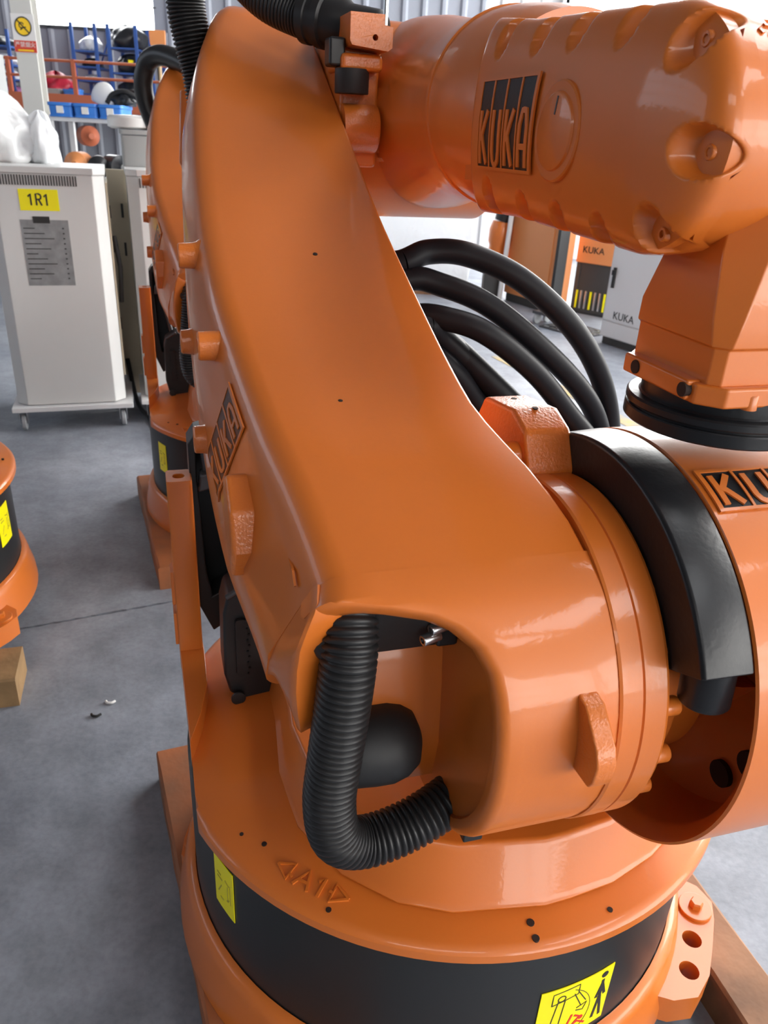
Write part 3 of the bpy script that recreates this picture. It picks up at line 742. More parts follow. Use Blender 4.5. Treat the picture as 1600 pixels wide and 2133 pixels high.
    # rim wall back to the body
    rim = [cover_pt(y, None, 90) for y in (.078, .0, -.1, -.2, -.3, WY)]+[cover_pt(0, ph, 90) for ph in range(6, 180, 6)]+[cover_pt(y, None, -90) for y in (WY, -.3, -.2, -.1, 0, .078)]
    cv.grid([[p_, (p_[0]+.012, p_[1], p_[2])] for p_ in rim])
    co = cv.build('wrist_cover', M['orange'], root, OFF, smooth=60)
    for py, pz in big:
        ux, uz = (py-WY), (pz-WZ); l_ = math.hypot(ux, uz); ux, uz = ux/l_, uz/l_
        y_, z_ = py+ux*.004, pz+uz*.004
        q = MB(); q.lathe((.010, y_, z_), (-1, 0, 0), [(.0068, -.012), (.0068, .005), (.006, .0062), (.0036, .0062), (.0036, .001)], 20); q.build('cover_screw', M['orange_rough'], co, OFF)
    cxs = WX-(X0+.043)
    kuka_logo(co, lambda u, v, h: (cxs-.0024-h+.043*(1-math.sqrt(max(0, 1-((1.424+v-wz(.012-u))/(wr(.012-u)+.004))**2))**.75), .012-u, 1.424+v), .160, .102, OFF, .04, .66, .0025)
    q = MB(); q.lathe((cxs+.004, -.206, 1.4675), (-1, 0, 0), [(.051, 0), (.051, .0045), (.049, .006), (.040, .006), (.039, .0085), (.037, .0095), (.004, .0095)], 56); q.build('cover_cap', M['orange'], co, OFF, smooth=30)
    q = MB(); strokes(q, [[(0, .012), (.004, .03)]], .0028, .0, .0004, lambda u, v, h: (cxs-.0056-h, -.206-u, 1.472+v)); q.build('cap_scratch', M['grey_steel'], co, OFF)

    # --- hinged hand: block, flange plate, black flange rings
    WY = -.372
    def oct_(hw, ch, z, cy=WY): return [(WX+a, cy+b, z) for a, b in ((-hw+ch, -hw), (hw-ch, -hw), (hw, -hw+ch), (hw, hw-ch), (hw-ch, hw), (-hw+ch, hw), (-hw, hw-ch), (-hw, -hw+ch))]
    H = MB()
    H.loft([oct_(.074, .010, 1.246), oct_(.074, .010, 1.283), oct_(.078, .014, 1.285), oct_(.080, .02, 1.31), oct_(.072, .03, 1.37), oct_(.066, .03, 1.42), oct_(.06, .03, 1.46)])
    ho = H.build('hand_block', M['orange'], root, OFF, smooth=25, bevel=.004)
    q = MB(); q.loft([oct_(.0835, .022, 1.226), oct_(.0835, .022, 1.247)]); q.box(WX-.089, WX-.07, WY-.055, WY+.06, 1.228, 1.249)
    fp = q.build('flange_plate', M['orange'], ho, OFF, bevel=.003)
    for y in (-.05, .035):
        q = MB(); q.cyl((WX-.0905, WY+y, 1.2385), (WX-.08, WY+y, 1.2385), .0075, n=18); q.build('plate_hole', M['hole'], fp, OFF)
    for a in (250, 275, 300):
        q = MB(); c_ = (WX+.082*math.cos(a*D2R), WY+.082*math.sin(a*D2R), 1.224); q.lathe(c_, (0, 0, 1), [(.0085, 0), (.0085, .014), (.0075, .0155)], 18); q.build('plate_bolt', M['orange'], fp, OFF)
    q = MB(); q.lathe((WX, WY, 1.184), (0, 0, 1), [(.06, 0), (.096, 0), (.0985, .002), (.0985, .014), (.0975, .0155), (.094, .0155), (.094, .0185), (.0975, .0185), (.0985, .020), (.0985, .026), (.0965, .028), (.086, .028), (.084, .030), (.084, .048), (.05, .048)], 96)
    q.build('tool_flange', M['black_paint'], ho, OFF, smooth=25)
    return root

robot = make_robot()
# ------------------------------------------------------------------ second robot behind, third robot base at left
robot2 = copy_tree(robot)
robot2.location = A1+Vector((-.60, 1.771, 0))
robot2['label'] = 'second orange robot arm, mostly hidden behind the foreground robot'
# its upper hose hangs in a lower, slacker loop
_h2 = [o for o in robot2.children if o.name.startswith('corrugated_hose')]
_h2 = max(_h2, key=lambda o: max(v.co.z for v in o.data.vertices))
bpy.data.objects.remove(_h2)
q = MB(); q.tube(spline([(-.10, .62, 1.645), (-.16, .72, 1.66), (-.24, .84, 1.705), (-.31, .94, 1.725), (-.36, 1.0, 1.70), (-.385, 1.02, 1.63), (-.38, 1.02, 1.55), (-.35, 1.0, 1.46)], 8), .040, 24)
q.build('corrugated_hose', M['black_plastic'], robot2, OFF, smooth=80)

def Rloc(p): 
    c, s = math.cos(RZ), math.sin(RZ); return Vector((A1.x+p[0]*c-p[1]*s, A1.y+p[0]*s+p[1]*c, p[2]))
r3 = thing('cut_off_robot', 'orange robot base with black drum cut off by the left picture edge', 'robot base', (-1.60, 1.98, BASE_Z), RZ)
make_robot_base(r3)
def disc3():
    t = MB(); N = 96
    prof = [(.44, .474), (.488, .474), (.494, .478), (.494, .492), (.490, .498), (.482, .502), (.25, .515)]
    t.loft([[(r*math.cos(2*PI*k/N), r*math.sin(2*PI*k/N), z) for k in range(N)] for r, z in prof])
    o = t.build('turntable', M['orange'], r3, OFF, smooth=30)
    for x, y in ((.44, .02), (.42, .06), (.455, .07)):
        q = MB(); q.cyl((x, y, .495), (x, y, .5075), .004, n=10); q.build('drill_hole', M['hole'], o, OFF)
    c = MB(); c.lathe((-.12, 0, .50), (0, 0, 1), [(.26, 0), (.24, .1), (.2, .35), (.18, .4), (.02, .42)], 48); c.build('column', M['orange'], r3, OFF)
disc3()
_st = sticker(r3, -16, -6, .30, .42, 0, False)

# ------------------------------------------------------------------ timber beams
def beam(label, p0, p1, wd, ht, m, z=0):
    """p0,p1: ends of the centre line in world"""
    p0, p1 = Vector(p0), Vector(p1); L = (p1-p0).length; a = math.atan2((p1-p0).y, (p1-p0).x)
    b = MB(); n = 14; rows = []; rb = random.Random(label)
    for k in range(n+1):
        x = L*k/n; j = lambda: (rb.random()-.5)*.004
        rows.append([(x, -wd/2+j(), 0), (x, wd/2+j(), 0), (x, wd/2+j(), ht-.006), (x, wd/2-.006+j(), ht+j()*.5), (x, -wd/2+.006+j(), ht+j()*.5), (x, -wd/2+j(), ht-.006)])
    b.loft(rows)
    o = b.build('timber_beam', m, None, (0, 0, 0), smooth=0); o.location = (p0.x, p0.y, z); o.rotation_euler = (0, 0, a)
    return tag(o, label, 'timber beam', 'timber beams under the robots')
def RW(x, y): v = Rloc((x, y, 0)); return (v.x, v.y)
beam('timber beam smeared with orange paint under the left of the foreground robot', RW(-.47, .45), RW(-.372, -.50), .15, .089, M['wood_orange'])
beam('bare brown timber beam under the right foot of the foreground robot', RW(.487, .5), RW(.487, -.85), .105, .089, M['wood'])
V2 = Vector((-.60, 1.771)); 
def RW2(x, y): a = RW(x, y); return (a[0]+V2.x, a[1]+V2.y)
beam('short orange-stained timber beam under the second robot', RW2(-.47, .3), RW2(-.40, -.52), .15, .089, M['wood_orange'])
def R3(x, y):
    c, s = math.cos(RZ), math.sin(RZ); return (-1.60+x*c-y*s, 1.98+x*s+y*c)
beam('pale sawn timber beam under the robot base at left', R3(-.5, -.42), R3(.50, -.42), .16, .089, M['wood_end'])

# ------------------------------------------------------------------ control cabinets on dollies
CR = 19*D2R
def cabinet(name, label, loc, rz, num=None, paper=False, vents=30):
    t = thing(name, label, 'control cabinet', loc, rz, 'control cabinets on dollies')
    # body: bevelled front corners; local x to the right, y to the back, front at y=0
    pl = [(-.2135, 0), (.2135, 0), (.265, .05), (.265, .52), (-.265, .52), (-.265, .05)]
    b = MB(); b.prism(pl, .135, 1.235); b.build('body', M['cabinet'], t, smooth=0, bevel=.004)
    l = MB(); l.prism([(x*1.02, y*1.02-.008) for x, y in pl], 1.235, 1.265); l.build('lid', M['cabinet'], t, smooth=0, bevel=.004)
    s_ = MB(); s_.box(.266, .275, .10, .44, .25, 1.20); sd = s_.build('side_door', M['cabinet_beige'], t, smooth=0, bevel=.002)
    for z in (.45, .85, 1.02):
        h = MB(); h.box(.275, .279, .30, .32, z, z+.06); h.build('hinge', M['grille'], sd, smooth=0)
    k = MB(); k.tube([(.285, .15, .95), (.30, .15, .80), (.29, .18, .62)], .012, 10); k.build('side_cable', M['black_rubber'], t)
    for i in range(vents):
        v = MB(); x = lerp(-.205, .14 if vents == 30 else .205, i/(vents-1)); v.box(x-.0028, x+.0028, -.003, .004, 1.185, 1.228); v.build('vent_slot', M['grille'], t, smooth=0)
    dl = MB(); dl.box(-.29, .30, -.035, .55, .108, .132); do = dl.build('dolly', M['white_paint'], t, smooth=0, bevel=.003)
    for x in (-.245, .245):
        for y in (.02, .48):
            f = MB(); f.prism([(-.03, .11), (.03, .11), (.016, .035), (-.016, .035)], -.02, -.016, lambda a, b_, z: (x+z, y+a, b_))
            f.prism([(-.03, .11), (.03, .11), (.016, .035), (-.016, .035)], .016, .02, lambda a, b_, z: (x+z, y+a, b_)); f.box(x-.02, x+.02, y-.03, y+.03, .10, .110)
            f.build('caster_fork', M['steel'], do, smooth=0)
            w_ = MB(); w_.lathe((x-.012, y, .043), (1, 0, 0), [(.012, 0), (.036, 0), (.043, .004), (.043, .020), (.036, .024), (.012, .024)], 28); w_.build('caster_wheel', M['wheel'], do)
    if num:
        n = MB(); n.box(-.115, .055, -.0016, 0, 1.075, 1.168); no = n.build('number_label', M['yellow'], t, smooth=0); no['label'] = 'yellow sticker reading 1R1'
        for i, ch in enumerate(num):
            q = MB(); strokes(q, [[(-.083+.034*i+.036*a, 1.098+.05*b_) for a, b_ in l_] for l_ in GL[ch]], .0075, 0, .0008, lambda u, v, h: (u, -.0016-h, v)); q.build('digit', M['ink'], no)
    if paper:
        p = MB(); p.box(-.125, .085, -.0013, 0, .735, 1.035); po = p.build('paper_sheet', M['grey_print'], t, smooth=0)
        q = MB(); q.box(-.068, .005, -.003, 0, 1.02, 1.05); q.build('tape', M['ink'], po, smooth=0)
        for i in range(11):
            z = .995-.023*i; q = MB(); q.box(-.115, -.115+.05+.10*((i*7) % 5)/5, -.0018, -.001, z, z+.004); q.build('print_line', M['ink'], po, smooth=0)
            q = MB(); q.box(.055, .063, -.0018, -.001, z, z+.006); q.build('print_dot', M['ink'], po, smooth=0)
    return t
cab1 = cabinet('control_cabinet', 'grey control cabinet with the yellow 1R1 sticker and a taped grey sheet', (-1.652, 3.817, 0), CR, '1R1', True)
cab2 = cabinet('control_cabinet', 'plain grey control cabinet standing right of the one with the 1R1 sticker', (-1.652+.585, 3.817+.245, 0), CR, None, False, 31)

def lump(name, label, cat, loc, sx, sy, sz, m, seed=0, amp=.18, group=None, rz=0, parent=None):
    """soft heap / bag with folds, flat underneath"""
    rd = random.Random(seed); ph = [rd.random()*6.28 for _ in range(8)]
    b = MB(); n = 36; rows = []
    for i in range(19):
        th = lerp(-.15, PI/2, i/18) if False else lerp(0, PI, i/18)
        row = []
        for k in range(n):
            a = 2*PI*k/n
            f = 1+amp*(.5*math.sin(3*a+ph[0]+2*th)+.4*math.sin(5*a+ph[1]-3*th)+.35*math.sin(9*a+ph[2]+5*th)+.3*math.sin(7*th+ph[3]+2*a))
            x, y, z = math.sin(th)*math.cos(a)*f, math.sin(th)*math.sin(a)*f, math.cos(th)*(1+amp*.6*math.sin(4*a+ph[4]))
            row.append((x*sx, y*sy, max(0, (z+.55)/1.55)*sz))
        rows.append(row)
    b.loft(rows); o = b.build(name, m, parent, smooth=70); o.location = loc; o.rotation_euler = (0, 0, rz)
    if parent is None: tag(o, label, cat, group)
    return o
def tray(name, label, cat, loc, sx, sy, sz, m, rz=0, group=None, lab=None):
    """open-topped bin with walls, rim and a label"""
    t = thing(name, label, cat, loc, rz, group); w_ = .012
    b = MB(); b.prism(rrect(-sx/2, sx/2, -sy/2, sy/2, .02, 3), 0, w_)
    b.loft([[(x*k, y*k, z) for x, y in rrect(-sx/2, sx/2, -sy/2, sy/2, .02, 3)] for k, z in ((.94, 0), (1, sz), (1.05, sz), (1.05, sz-.02), (.98, sz-.025), (.94, .01))], False, False)
    b.loft([[(x*k, y*k, z) for x, y in rrect(-sx/2, sx/2, -sy/2, sy/2, .02, 3)] for k, z in ((.97, sz), (.91, .012))], False, True)
    b.build('bin_body', m, t)
    if lab:
        q = MB(); q.box(-sx*.14, sx*.14, -sy/2-.004, -sy/2+.01, sz*.25, sz*.75); q.build('bin_label', M['paper'], t, smooth=0)
    return t
# on the cabinets
bg = lump('plastic_bag', 'clear plastic film bundle lying on the cabinet with the 1R1 sticker', 'plastic film', (-1.96, 4.08, 1.265), .155, .16, .29, M['clear_bag'], 5, .26)
lump('wrapped_part', 'white film-wrapped part beside the clear plastic bundle on the cabinet', 'wrapped part', (-1.775, 4.15, 1.265), .075, .09, .22, M['white_film'], 8, .2)
lump('orange_part', 'small bright orange part under the clear plastic bundle', 'machine part', (-1.985, 3.92, 1.265), .05, .035, .09, M['cab_orange'], 11, .1)
t = thing('equipment_case', 'grey equipment case with a lid on the second cabinet', 'case', (-1.37, 4.37, 1.265), CR)
b = MB(); b.prism(rrect(-.085, .085, -.09, .09, .015, 3), 0, .145); b.build('case_body', M['grey_plastic'], t, bevel=.003)
b = MB(); b.prism(rrect(-.09, .09, -.095, .095, .018, 3), .148, .170); b.build('case_lid', M['grey_plastic'], t, bevel=.003)
b = MB(); b.lathe((-.02, 0, .172), (0, 0, 1), [(.09, 0), (.11, .01), (.11, .05), (.10, .062), (.02, .066)], 32); o = b.build('drum_lid', M['cabinet'], None); o.location = (-1.385, 4.37, 1.265); tag(o, 'round pale lid lying on the grey equipment case', 'lid')
t = thing('paper_stack', 'upright stack of white binders beside the grey equipment case', 'binders', (-1.245, 4.42, 1.265), CR)
for i in range(4):
    b = MB(); b.box(-.06+.03*i, -.034+.03*i, -.1, .1, 0, .30-.012*(i % 2)); b.build('binder', M['paper'], t, smooth=0, bevel=.002)
# power cable trailing from the cabinets
b = MB(); b.tube(spline([(-1.52, 4.32, .25), (-1.45, 4.22, .03), (-1.33, 4.02, .014), (-1.20, 3.75, .014), (-1.10, 3.5, .014), (-.95, 3.45, .014)], 8), .012, 10)
tag(b.build('power_cable', M['black_rubber']), 'black power cable trailing over the floor from the cabinets', 'cable')

# ------------------------------------------------------------------ bench and bins behind the cabinets
t = thing('workbench', 'white framed bench with blue bins on top behind the cabinets', 'bench', (-2.33, 6.6, 0), .05)
b = MB(); b.box(-.34, .62, -.25, .25, 1.46, 1.49); b.build('bench_top', M['white_paint'], t, smooth=0, bevel=.004)
b = MB(); b.box(-.34, .62, -.25, .25, 1.05, 1.08); b.build('shelf', M['white_paint'], t, smooth=0, bevel=.004)
for x in (-.32, .60):
    for y in (-.23, .23):
        b = MB(); b.box(x-.02, x+.02, y-.02, y+.02, 0, 1.46); b.build('leg', M['white_paint'], t, smooth=0)
for i, lb in enumerate(('left one of three blue bins on the white bench', 'middle one of three blue bins on the white bench, under the white cover', 'right one of three blue bins on the white bench, under black cable')):
    tray('storage_bin', lb, 'bin', (-2.55+.185*i, 6.47, 1.49), .172, .30, .095, M['blue_bin'], .05, 'blue bins on the white bench', True)
for i, (x, z, r, m_, lb) in enumerate(((-2.47, 1.08, .09, 'cab_orange', 'orange gearbox on the shelf of the white bench'), (-2.33, 1.08, .08, 'black_bag', 'round black motor on the shelf of the white bench'), (-2.40, 1.30, .07, 'steel_red', 'rust-red casting propped above the gearbox in the bench'), (-2.22, 1.08, .085, 'black_bag', 'black motor beside the pale bracket in the bench'))):
    b = MB(); b.lathe((0, -.12, r), (0, 1, 0), [(r*.3, -.02), (r*.5, 0), (r, .02), (r, .16), (r*.7, .18), (r*.7, .24), (.01, .25)], 24); o = b.build('machine_part', M[m_], None, bevel=.004); o.location = (x, 6.42, z); o.rotation_euler = (0, 0, .3*i); tag(o, lb, 'machine part')
o = lump('white_cover', 'white oval cover standing on the middle blue bin', 'cover', (-2.30, 6.52, 1.585), .09, .03, .16, M['white_paint'], 2, .02); o.rotation_euler = (0, .35, 0)
b = MB()
b.tube(spline([(-2.25, 6.5, 1.60), (-2.20, 6.5, 1.66), (-2.10, 6.5, 1.68), (-2.0, 6.52, 1.62), (-1.95, 6.5, 1.54), (-1.94, 6.5, 1.5)], 8), .018, 12)
tag(b.build('hose', M['black_rubber']), 'black hose arching over the right blue bin', 'hose')
lump('black_bundle', 'heap of black parts on the right blue bin', 'parts', (-2.14, 6.55, 1.585), .10, .08, .09, M['black_bag'], 21, .2)

# ------------------------------------------------------------------ column with sign
t = thing('steel_column', 'pale painted steel column carrying the no-fire sign', 'column', (-3.89, 9.0, 0), 0)
b = MB(); b.box(-.105, .105, -.01, .005, 0, ZT-.4); b.box(-.105, .105, .13, .145, 0, ZT-.4); b.box(-.006, .006, .005, .13, 0, ZT-.4); b.build('shaft', M['column'], t, smooth=0)
b = MB(); b.box(-.16, .16, -.06, .25, 0, .025); b.build('foot_plate', M['column'], t, smooth=0)
sg = thing('safety_sign', 'white and red sign with a yellow crossed-flame disc on the column', 'sign', (-3.885, 8.985, 2.24), 0)
b = MB(); b.box(-.115, .115, -.004, .003, -.17, .17); b.build('sign_board', M['sign_white'], sg, smooth=0)
b = MB(); b.box(-.112, .112, -.006, -.004, -.165, -.062); b.build('red_band', M['sign_red'], sg, smooth=0)
b = MB(); b.cyl((0, -.0062, .06), (0, -.004, .06), .085, n=36); b.build('yellow_disc', M['sign_yellow'], sg)
b = MB(); b.lathe((0, -.0070, .06), (0, 1, 0), [(.074, 0), (.086, 0), (.086, .002), (.074, .002)], 36, caps=False); b.build('disc_rim', M['ink'], sg)
b = MB(); strokes(b, [[(-.055, .115), (.055, .005)]], .012, 0, .002, lambda u, v, h: (u, -.0062-h, v)); b.build('disc_bar', M['ink'], sg)
b = MB(); strokes(b, [[(-.03, .03), (.0, .05), (.03, .055)], arc_pts(-.015, .07, .024, 20, 320, 8)], .010, 0, .0018, lambda u, v, h: (u, -.0062-h, v)); b.build('flame_mark', M['ink'], sg)
text_mesh('\u4e25\u7981\u70df\u706b', .052, 'sign_lettering', M['sign_white'], sg, Matrix.Translation((0, -.007, -.1)) @ Matrix.Rotation(PI/2, 4, 'X'))
b = MB(); strokes(b, [[(-.08, -.148), (.08, -.148)]], .014, 0, .002, lambda u, v, h: (u, -.0062-h, v)); b.build('sign_underline', M['sign_yellow'], sg)

# ------------------------------------------------------------------ mezzanine with railing, racks and goods
mz = thing('mezzanine', 'rust-red steel platform with railing along the grey back wall', 'platform', (0, 0, 0))
b = MB(); b.box(-8.9, -2.2, 10.4, 11.9, 1.64, 1.70); b.build('deck', M['steel_red'], mz, smooth=0)
b = MB(); b.box(-8.9, -2.2, 10.36, 10.42, 1.58, 1.76); b.build('edge_beam', M['steel_red'], mz, smooth=0)
for z in (2.11, 1.94): 
    b = MB(); b.tube([(-8.9, 10.42, z), (-2.2, 10.42, z)], .016, 8); b.build('rail', M['steel_red'], mz)
for x in (-8.2, -7, -5.8, -4.75, -3.97, -2.6):
    b = MB(); b.box(x-.022, x+.022, 10.40, 10.44, 1.7, 2.13); b.build('post', M['steel_red'], mz, smooth=0)
for x in (-8.5, -6.2, -3.0):
    b = MB(); b.box(x-.06, x+.06, 10.5, 10.62, 0, 1.64); b.build('support', M['steel_red'], mz, smooth=0)
def rack(label, x0, x1, ztop, shelves):
    t = thing('storage_rack', label, 'rack', ((x0+x1)/2, 11.2, 1.70), 0, 'blue racks on the platform'); w_ = (x1-x0)/2
    for x in (-w_, w_):
        for y in (-.25, .25):
            b = MB(); b.box(x-.018, x+.018, y-.018, y+.018, 0, ztop-1.7); b.build('upright', M['blue_steel'], t, smooth=0)
    for z in shelves:
        b = MB(); b.box(-w_, w_, -.26, .26, z-1.72, z-1.70); b.build('shelf', M['blue_steel'], t, smooth=0)
    b = MB(); b.tube([(-w_, .25, .1), (w_, .25, ztop-1.8)], .01, 6); b.build('brace', M['blue_steel'], t)
    return t
rack('blue rack with pale bags left of the black sacks on the platform', -4.15, -3.86, 2.56, (1.80, 1.95, 2.10, 2.27))
rack('blue rack holding large black sacks on the platform', -3.70, -3.36, 2.56, (1.80, 2.05, 2.32))
rack('blue rack at the right end of the platform, beside the shovel', -3.18, -2.80, 2.52, (1.85, 2.30))
rack('blue rack of small goods behind the pale column', -5.35, -4.95, 2.45, (1.75, 1.92, 2.08, 2.28))
lump('sack', 'pale blue and white sack on top of the blue rack left of the black sacks', 'sack', (-4.0, 11.2, 2.27), .13, .2, .17, M['white_film'], 31, .15)
lump('sack', 'dark sack below the pale one in the left rack', 'sack', (-4.0, 11.2, 2.10), .12, .2, .10, M['black_bag'], 32, .15)
lump('sack', 'small white sack low in the left rack', 'sack', (-4.0, 11.15, 1.95), .10, .15, .07, M['white_film'], 33, .15)
lump('sack', 'largest black sack on top of the middle rack', 'sack', (-3.52, 11.2, 2.32), .22, .25, .26, M['black_bag'], 34, .12)
b1 = lump('sack', 'black sack with a yellow tag on the middle shelf of the middle rack', 'sack', (-3.50, 11.2, 2.05), .20, .24, .22, M['black_bag'], 35, .12)
b = MB(); b.box(.03, .08, -.27, -.22, .09, .14); b.build('tag', M['yellow'], b1, smooth=0)
lump('sack', 'black sack with a white patch at the foot of the middle rack', 'sack', (-3.5, 11.15, 1.80), .18, .22, .17, M['black_bag'], 36, .14)
lump('sack', 'grey sack on the right rack beside the shovel', 'sack', (-3.0, 11.2, 2.30), .15, .2, .08, M['grey_plastic'], 37, .14)
lump('red_sack', 'crumpled red woven sack slumped behind the railing', 'sack', (-4.36, 10.85, 1.70), .23, .22, .30, M['red_bag'], 41, .22)
tray('crate', 'grey plastic crate in front of the red sacks', 'crate', (-4.30, 10.62, 1.70), .16, .14, .12, M['grey_plastic'])
tray('crate', 'bright blue plastic crate beside the red sacks', 'crate', (-4.07, 10.60, 1.70), .20, .15, .12, M['blue_bin'])
tray('crate', 'dark blue crate wedged behind the bright blue crate', 'crate', (-4.14, 10.78, 1.70), .18, .14, .14, M['blue_steel'])
for i, (z, m_, lb) in enumerate(((1.75, 'purple', 'purple bundle low in the rack behind the column'), (1.92, 'white_film', 'pale bundle on the second shelf of the rack behind the column'), (2.08, 'white_film', 'white bundle on the third shelf of the rack behind the column'), (2.28, 'black_bag', 'black bundle on top of the rack behind the column'))):
    lump('bundle', lb, 'bundle', (-5.12, 11.15, z), .15, .2, .12, M[m_], 50+i, .15)
t = thing('shovel', 'orange-bladed shovel standing blade up against the railing', 'shovel', (-2.79, 9.9, 0), 0)
def sh_row(z, w_, c): return [(-w_, -.008-c, z), (w_, -.008-c, z), (w_, .0-c*.2, z), (0, .012, z), (-w_, 0-c*.2, z)]
b = MB(); b.loft([sh_row(2.18, .02, 0), sh_row(2.24, .045, 0), sh_row(2.28, .085, .02), sh_row(2.40, .09, .02), sh_row(2.42, .085, .015)]); b.build('blade', M['cab_orange'], t, bevel=.003)
b = MB(); b.tube([(0, 0, 0), (0, 0, 1.2), (0, 0, 2.2)], .02, 10); b.build('shaft', M['handle_wood'], t)
# grey cupboard at far left in front of the racks
t = thing('cupboard', 'tall grey cupboard at the left picture edge beside the column', 'cupboard', (-4.12, 7.55, 0), 0)
b = MB(); b.box(-.5, .42, 0, .5, 0, 1.98); b.build('carcass', M['grey_plastic'], t, smooth=0, bevel=.006)
for x0, x1 in ((-.49, -.04), (-.03, .41)):
    b = MB(); b.box(x0, x1, -.012, 0, .05, 1.95); d_ = b.build('door', M['grey_plastic'], t, smooth=0, bevel=.003)
    b = MB(); b.box(x0+.03, x0+.045, -.03, -.012, .95, 1.10); b.build('handle', M['steel'], d_, smooth=0)

# beige board leaning between the two cabinets
t = thing('leaning_board', 'beige board leaning between the two grey control cabinets', 'board', (-1.51, 4.42, 0), CR)
b = MB(); b.loft([[(-.06, -.01+.06*k, .02+1.22*k), (.05, -.01+.06*k, .02+1.22*k), (.05, .01+.06*k, .02+1.22*k), (-.06, .01+.06*k, .02+1.22*k)] for k in (0, 1)]); b.build('board_panel', M['cabinet_beige'], t, smooth=0, bevel=.003)
for z in (.55, .80, 1.0):
    b = MB(); b.box(.0, .012, .02, .045, z, z+.07); b.build('slot_plate', M['grille'], t, smooth=0)

# ------------------------------------------------------------------ coil of thick black cables behind the link arm
cc = thing('cable_coil', 'coil of thick black cables arching behind the link arm of the foreground robot', 'cable coil', Rloc((.18, .45, .53)), RZ)
loops = [([(.016, 1.235), (.075, 1.252), (.157, 1.249), (.269, 1.205), (.396, 1.112), (.499, 1.0), (.562, .88), (.575, .76)], .45, .0245),
         ([(.03, 1.205), (.09, 1.195), (.187, 1.160), (.308, 1.078), (.444, .965), (.52, .865), (.54, .76)], .42, .0235),
         ([(.03, 1.140), (.09, 1.138), (.171, 1.112), (.293, 1.028), (.402, .925), (.490, .83), (.51, .74)], .38, .0235),
         ([(.04, 1.10), (.087, 1.085), (.207, .985), (.30, .895), (.38, .80), (.40, .72)], .44, .0225),
         ([(.05, 1.07), (.115, 1.03), (.19, .95), (.27, .865), (.33, .77), (.35, .70)], .40, .0235),
         ([(.05, 1.0), (.11, .965), (.18, .89), (.24, .81), (.28, .74), (.29, .68)], .43, .022),
         ([(.05, 1.125), (.10, 1.09), (.20, 1.005), (.29, .915), (.36, .82), (.385, .73)], .385, .024),
         ([(.04, 1.035), (.10, 1.005), (.18, .93), (.25, .845), (.31, .75), (.325, .69)], .46, .024),
         ([(.06, 1.115), (.12, 1.075), (.22, .99), (.32, .90), (.40, .81), (.42, .74)], .41, .0255),
         ([(.05, 1.06), (.11, 1.03), (.20, .955), (.285, .87), (.35, .78), (.37, .71)], .475, .0255),
         ([(.04, .96), (.09, .935), (.15, .87), (.20, .80), (.24, .73), (.25, .69)], .40, .023)]
for i, (pts, y, r) in enumerate(loops):
    x1, z1 = pts[-1]; x0, z0 = pts[0]
    clo = [(x1-.03, .665), (x1-.10, .645), (lerp(x0, x1, .4), .64+.003*i), (x0-.12, .66), (x0-.20, .76), (x0-.22, .90), (x0-.17, z0-.13), (x0-.075, z0-.025)]
    P = spline([(x-.18, y-.45+.02*math.sin(j*1.3+i), z-.53) for j, (x, z) in enumerate(pts+clo)], 10, closed=True)
    b = MB(); P.append(P[0].copy()); b.tube(P, r, 18, caps=False); b.build('cable_loop', M['cable'], cc, smooth=80)

# ------------------------------------------------------------------ right-hand background
t = thing('wrapped_pallet', 'tall white film-wrapped load standing far behind the cable coil', 'wrapped load', (.15, 8.35, 0), 0)
b = MB(); b.box(-.62, .62, 0, .9, 0, .12); b.build('pallet', M['wood'], t, smooth=0)
def wr_row(z, k): return [(x*k+.012*math.sin(7*y+9*z+x*5), y*k+.012*math.sin(11*x+6*z), z) for x, y in [(p[0], p[1]+.45) for p in rrect(-.62, .62, -.45, .45, .08, 6)]]
b = MB(); b.loft([wr_row(.12+.12*k, 1-.01*math.sin(k*1.7)) for k in range(11)]+[wr_row(1.48, .9)]); b.build('film', M['film'], t, smooth=70)
t = thing('robot_wrist', 'small orange and black robot wrist standing beside the white wrapped load', 'robot part', (1.0, 8.3, 0), 0)
b = MB(); b.box(-.10, .10, -.10, .10, 0, .35); b.build('stand', M['grille'], t, smooth=0, bevel=.01)
b = MB(); b.lathe((0, 0, .35), (.1, 0, 1), [(.09, 0), (.09, .18), (.11, .22), (.12, .34), (.10, .42)], 28); b.build('casting', M['orange'], t)
b = MB(); b.lathe((.04, 0, .77), (.25, 0, 1), [(.085, 0), (.09, .05), (.09, .26), (.05, .34)], 28); b.build('motor', M['black_plastic'], t)
b = MB(); b.tube(spline([(.07, -.16, .0), (.085, -.16, .4), (.10, -.16, .8), (.11, -.16, 1.2)], 6), .025, 10); b.build('white_pipe', M['white_paint'], t)
def cab_box(name, label, p0, p1, depth, h, m, base=.08):
    p0, p1 = Vector(p0), Vector(p1); L = (p1-p0).length; a = math.atan2((p1-p0).y, (p1-p0).x)
    t = thing(name, label, 'cabinet', (p0.x, p0.y, 0), a)
    b = MB(); b.box(0, L, 0, depth, base, h); b.build('carcass', m, t, smooth=0, bevel=.006)
    b = MB(); b.box(.02, L-.02, .02, depth-.02, 0, base); b.build('plinth', M['grille'], t, smooth=0)
    return t, L
t, L = cab_box('switch_cabinet', 'orange switch cabinet with a black edge standing right of the white wrapped load', (1.13, 8.30), (1.50, 7.62), .2, 1.35, M['cab_orange'])
b = MB(); b.box(L-.01, L+.03, -.012, .10, .0, 1.36); b.build('edge_post', M['black_satin'], t, smooth=0)
b = MB(); b.box(.06, L-.07, -.012, 0, .14, 1.30); d_ = b.build('door', M['cab_orange'], t, smooth=0, bevel=.003)
t, L = cab_box('machine_stand', 'orange topped machine stand between the orange and the white cabinets', (1.73, 7.82), (2.18, 7.44), .4, .95, M['cab_orange'], .48)
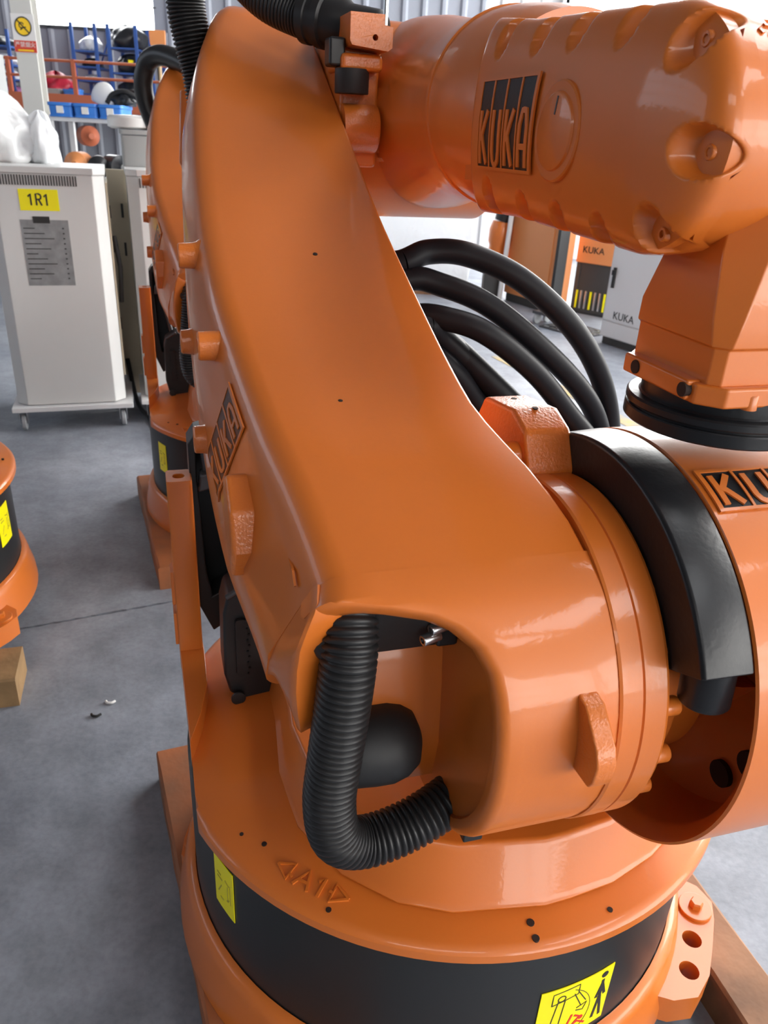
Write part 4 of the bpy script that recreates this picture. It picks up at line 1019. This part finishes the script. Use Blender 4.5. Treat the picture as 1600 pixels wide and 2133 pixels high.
for x in (.03, L-.03):
    for y in (.03, .37):
        b = MB(); b.box(x-.02, x+.02, y-.02, y+.02, 0, .5); b.build('leg', M['grille'], t, smooth=0)
for i in range(9):
    b = MB(); b.tube([(.05+.05*i, .02, .05), (.05+.05*i, .02, .22)], .012, 8); b.build('fitting', M['steel'] if i % 3 else M['yellow'], t)
b = MB(); b.box(.02, L-.02, .01, .38, .02, .05); b.build('lower_shelf', M['grille'], t, smooth=0)
kt = text_mesh('KUKA', .085, 'lettering', M['ink'], t, Matrix.Translation((.17, -.004, .60)) @ Matrix.Rotation(PI/2, 4, 'X'))
t, L = cab_box('control_cabinet', 'white control cabinet with a black handle standing at the right behind the wrist', (1.735, 6.53), (2.05, 6.01), .45, 1.15, M['white_paint'], .06)
b = MB(); b.box(.02, L-.02, -.014, 0, .20, 1.12); d_ = b.build('door', M['white_paint'], t, smooth=0, bevel=.004)
b = MB(); b.box(.06, .085, -.032, -.014, .46, .62); h_ = b.build('handle', M['black_plastic'], d_, smooth=0, bevel=.004)
b = MB(); b.box(.055, .09, -.04, -.030, .56, .60); b.build('handle_lever', M['black_plastic'], d_, smooth=0, bevel=.003)
b = MB(); b.box(.02, L-.02, -.014, 0, .07, .192); b.build('lower_panel', M['white_paint'], t, smooth=0, bevel=.003)
text_mesh('KUKA', .085, 'lettering', M['ink'], t, Matrix.Translation((.24, -.016, .25)) @ Matrix.Rotation(PI/2, 4, 'X'))
t = thing('floor_grating', 'dark slotted steel plate lying before the machine stand', 'grating', (1.62, 6.95, 0), -.9)
b = MB(); b.box(-.25, .25, -.2, .2, 0, .012); b.build('plate', M['dark_floor_stuff'], t, smooth=0)
for i in range(6):
    for j in range(5):
        b = MB(); b.box(-.22+.08*i, -.17+.08*i, -.17+.075*j, -.145+.075*j, .012, .014); b.build('slot', M['steel'], t, smooth=0)
t = thing('trolley', 'low steel trolley with small castors left of the dark grating', 'trolley', (1.45, 7.1, 0), -.9)
b = MB(); b.box(-.18, .18, -.1, .1, .09, .115); b.build('deck', M['grey_steel'], t, smooth=0, bevel=.003)
for x in (-.14, .14):
    for y in (-.07, .07):
        b = MB(); b.lathe((x-.015, y, .045), (1, 0, 0), [(.012, 0), (.045, .003), (.045, .027), (.012, .03)], 20); b.build('castor', M['wheel'], t)
# paint flakes on the floor
for i, (x, y, m_, lb) in enumerate(((-.755, 1.628, 'black_plastic', 'small dark curled chip lying on the grey floor'), (-.735, 1.684, 'paper', 'pale flake of filler on the grey floor beside the dark chip'))):
    b = MB(); b.tube(spline([(-.012, 0, .004), (-.006, -.008, .005), (.006, -.008, .005), (.013, .002, .004)], 5), .0035, 8); o = b.build('floor_chip', M[m_]); o.location = (x, y, 0); tag(o, lb, 'chip', None, 'thing')
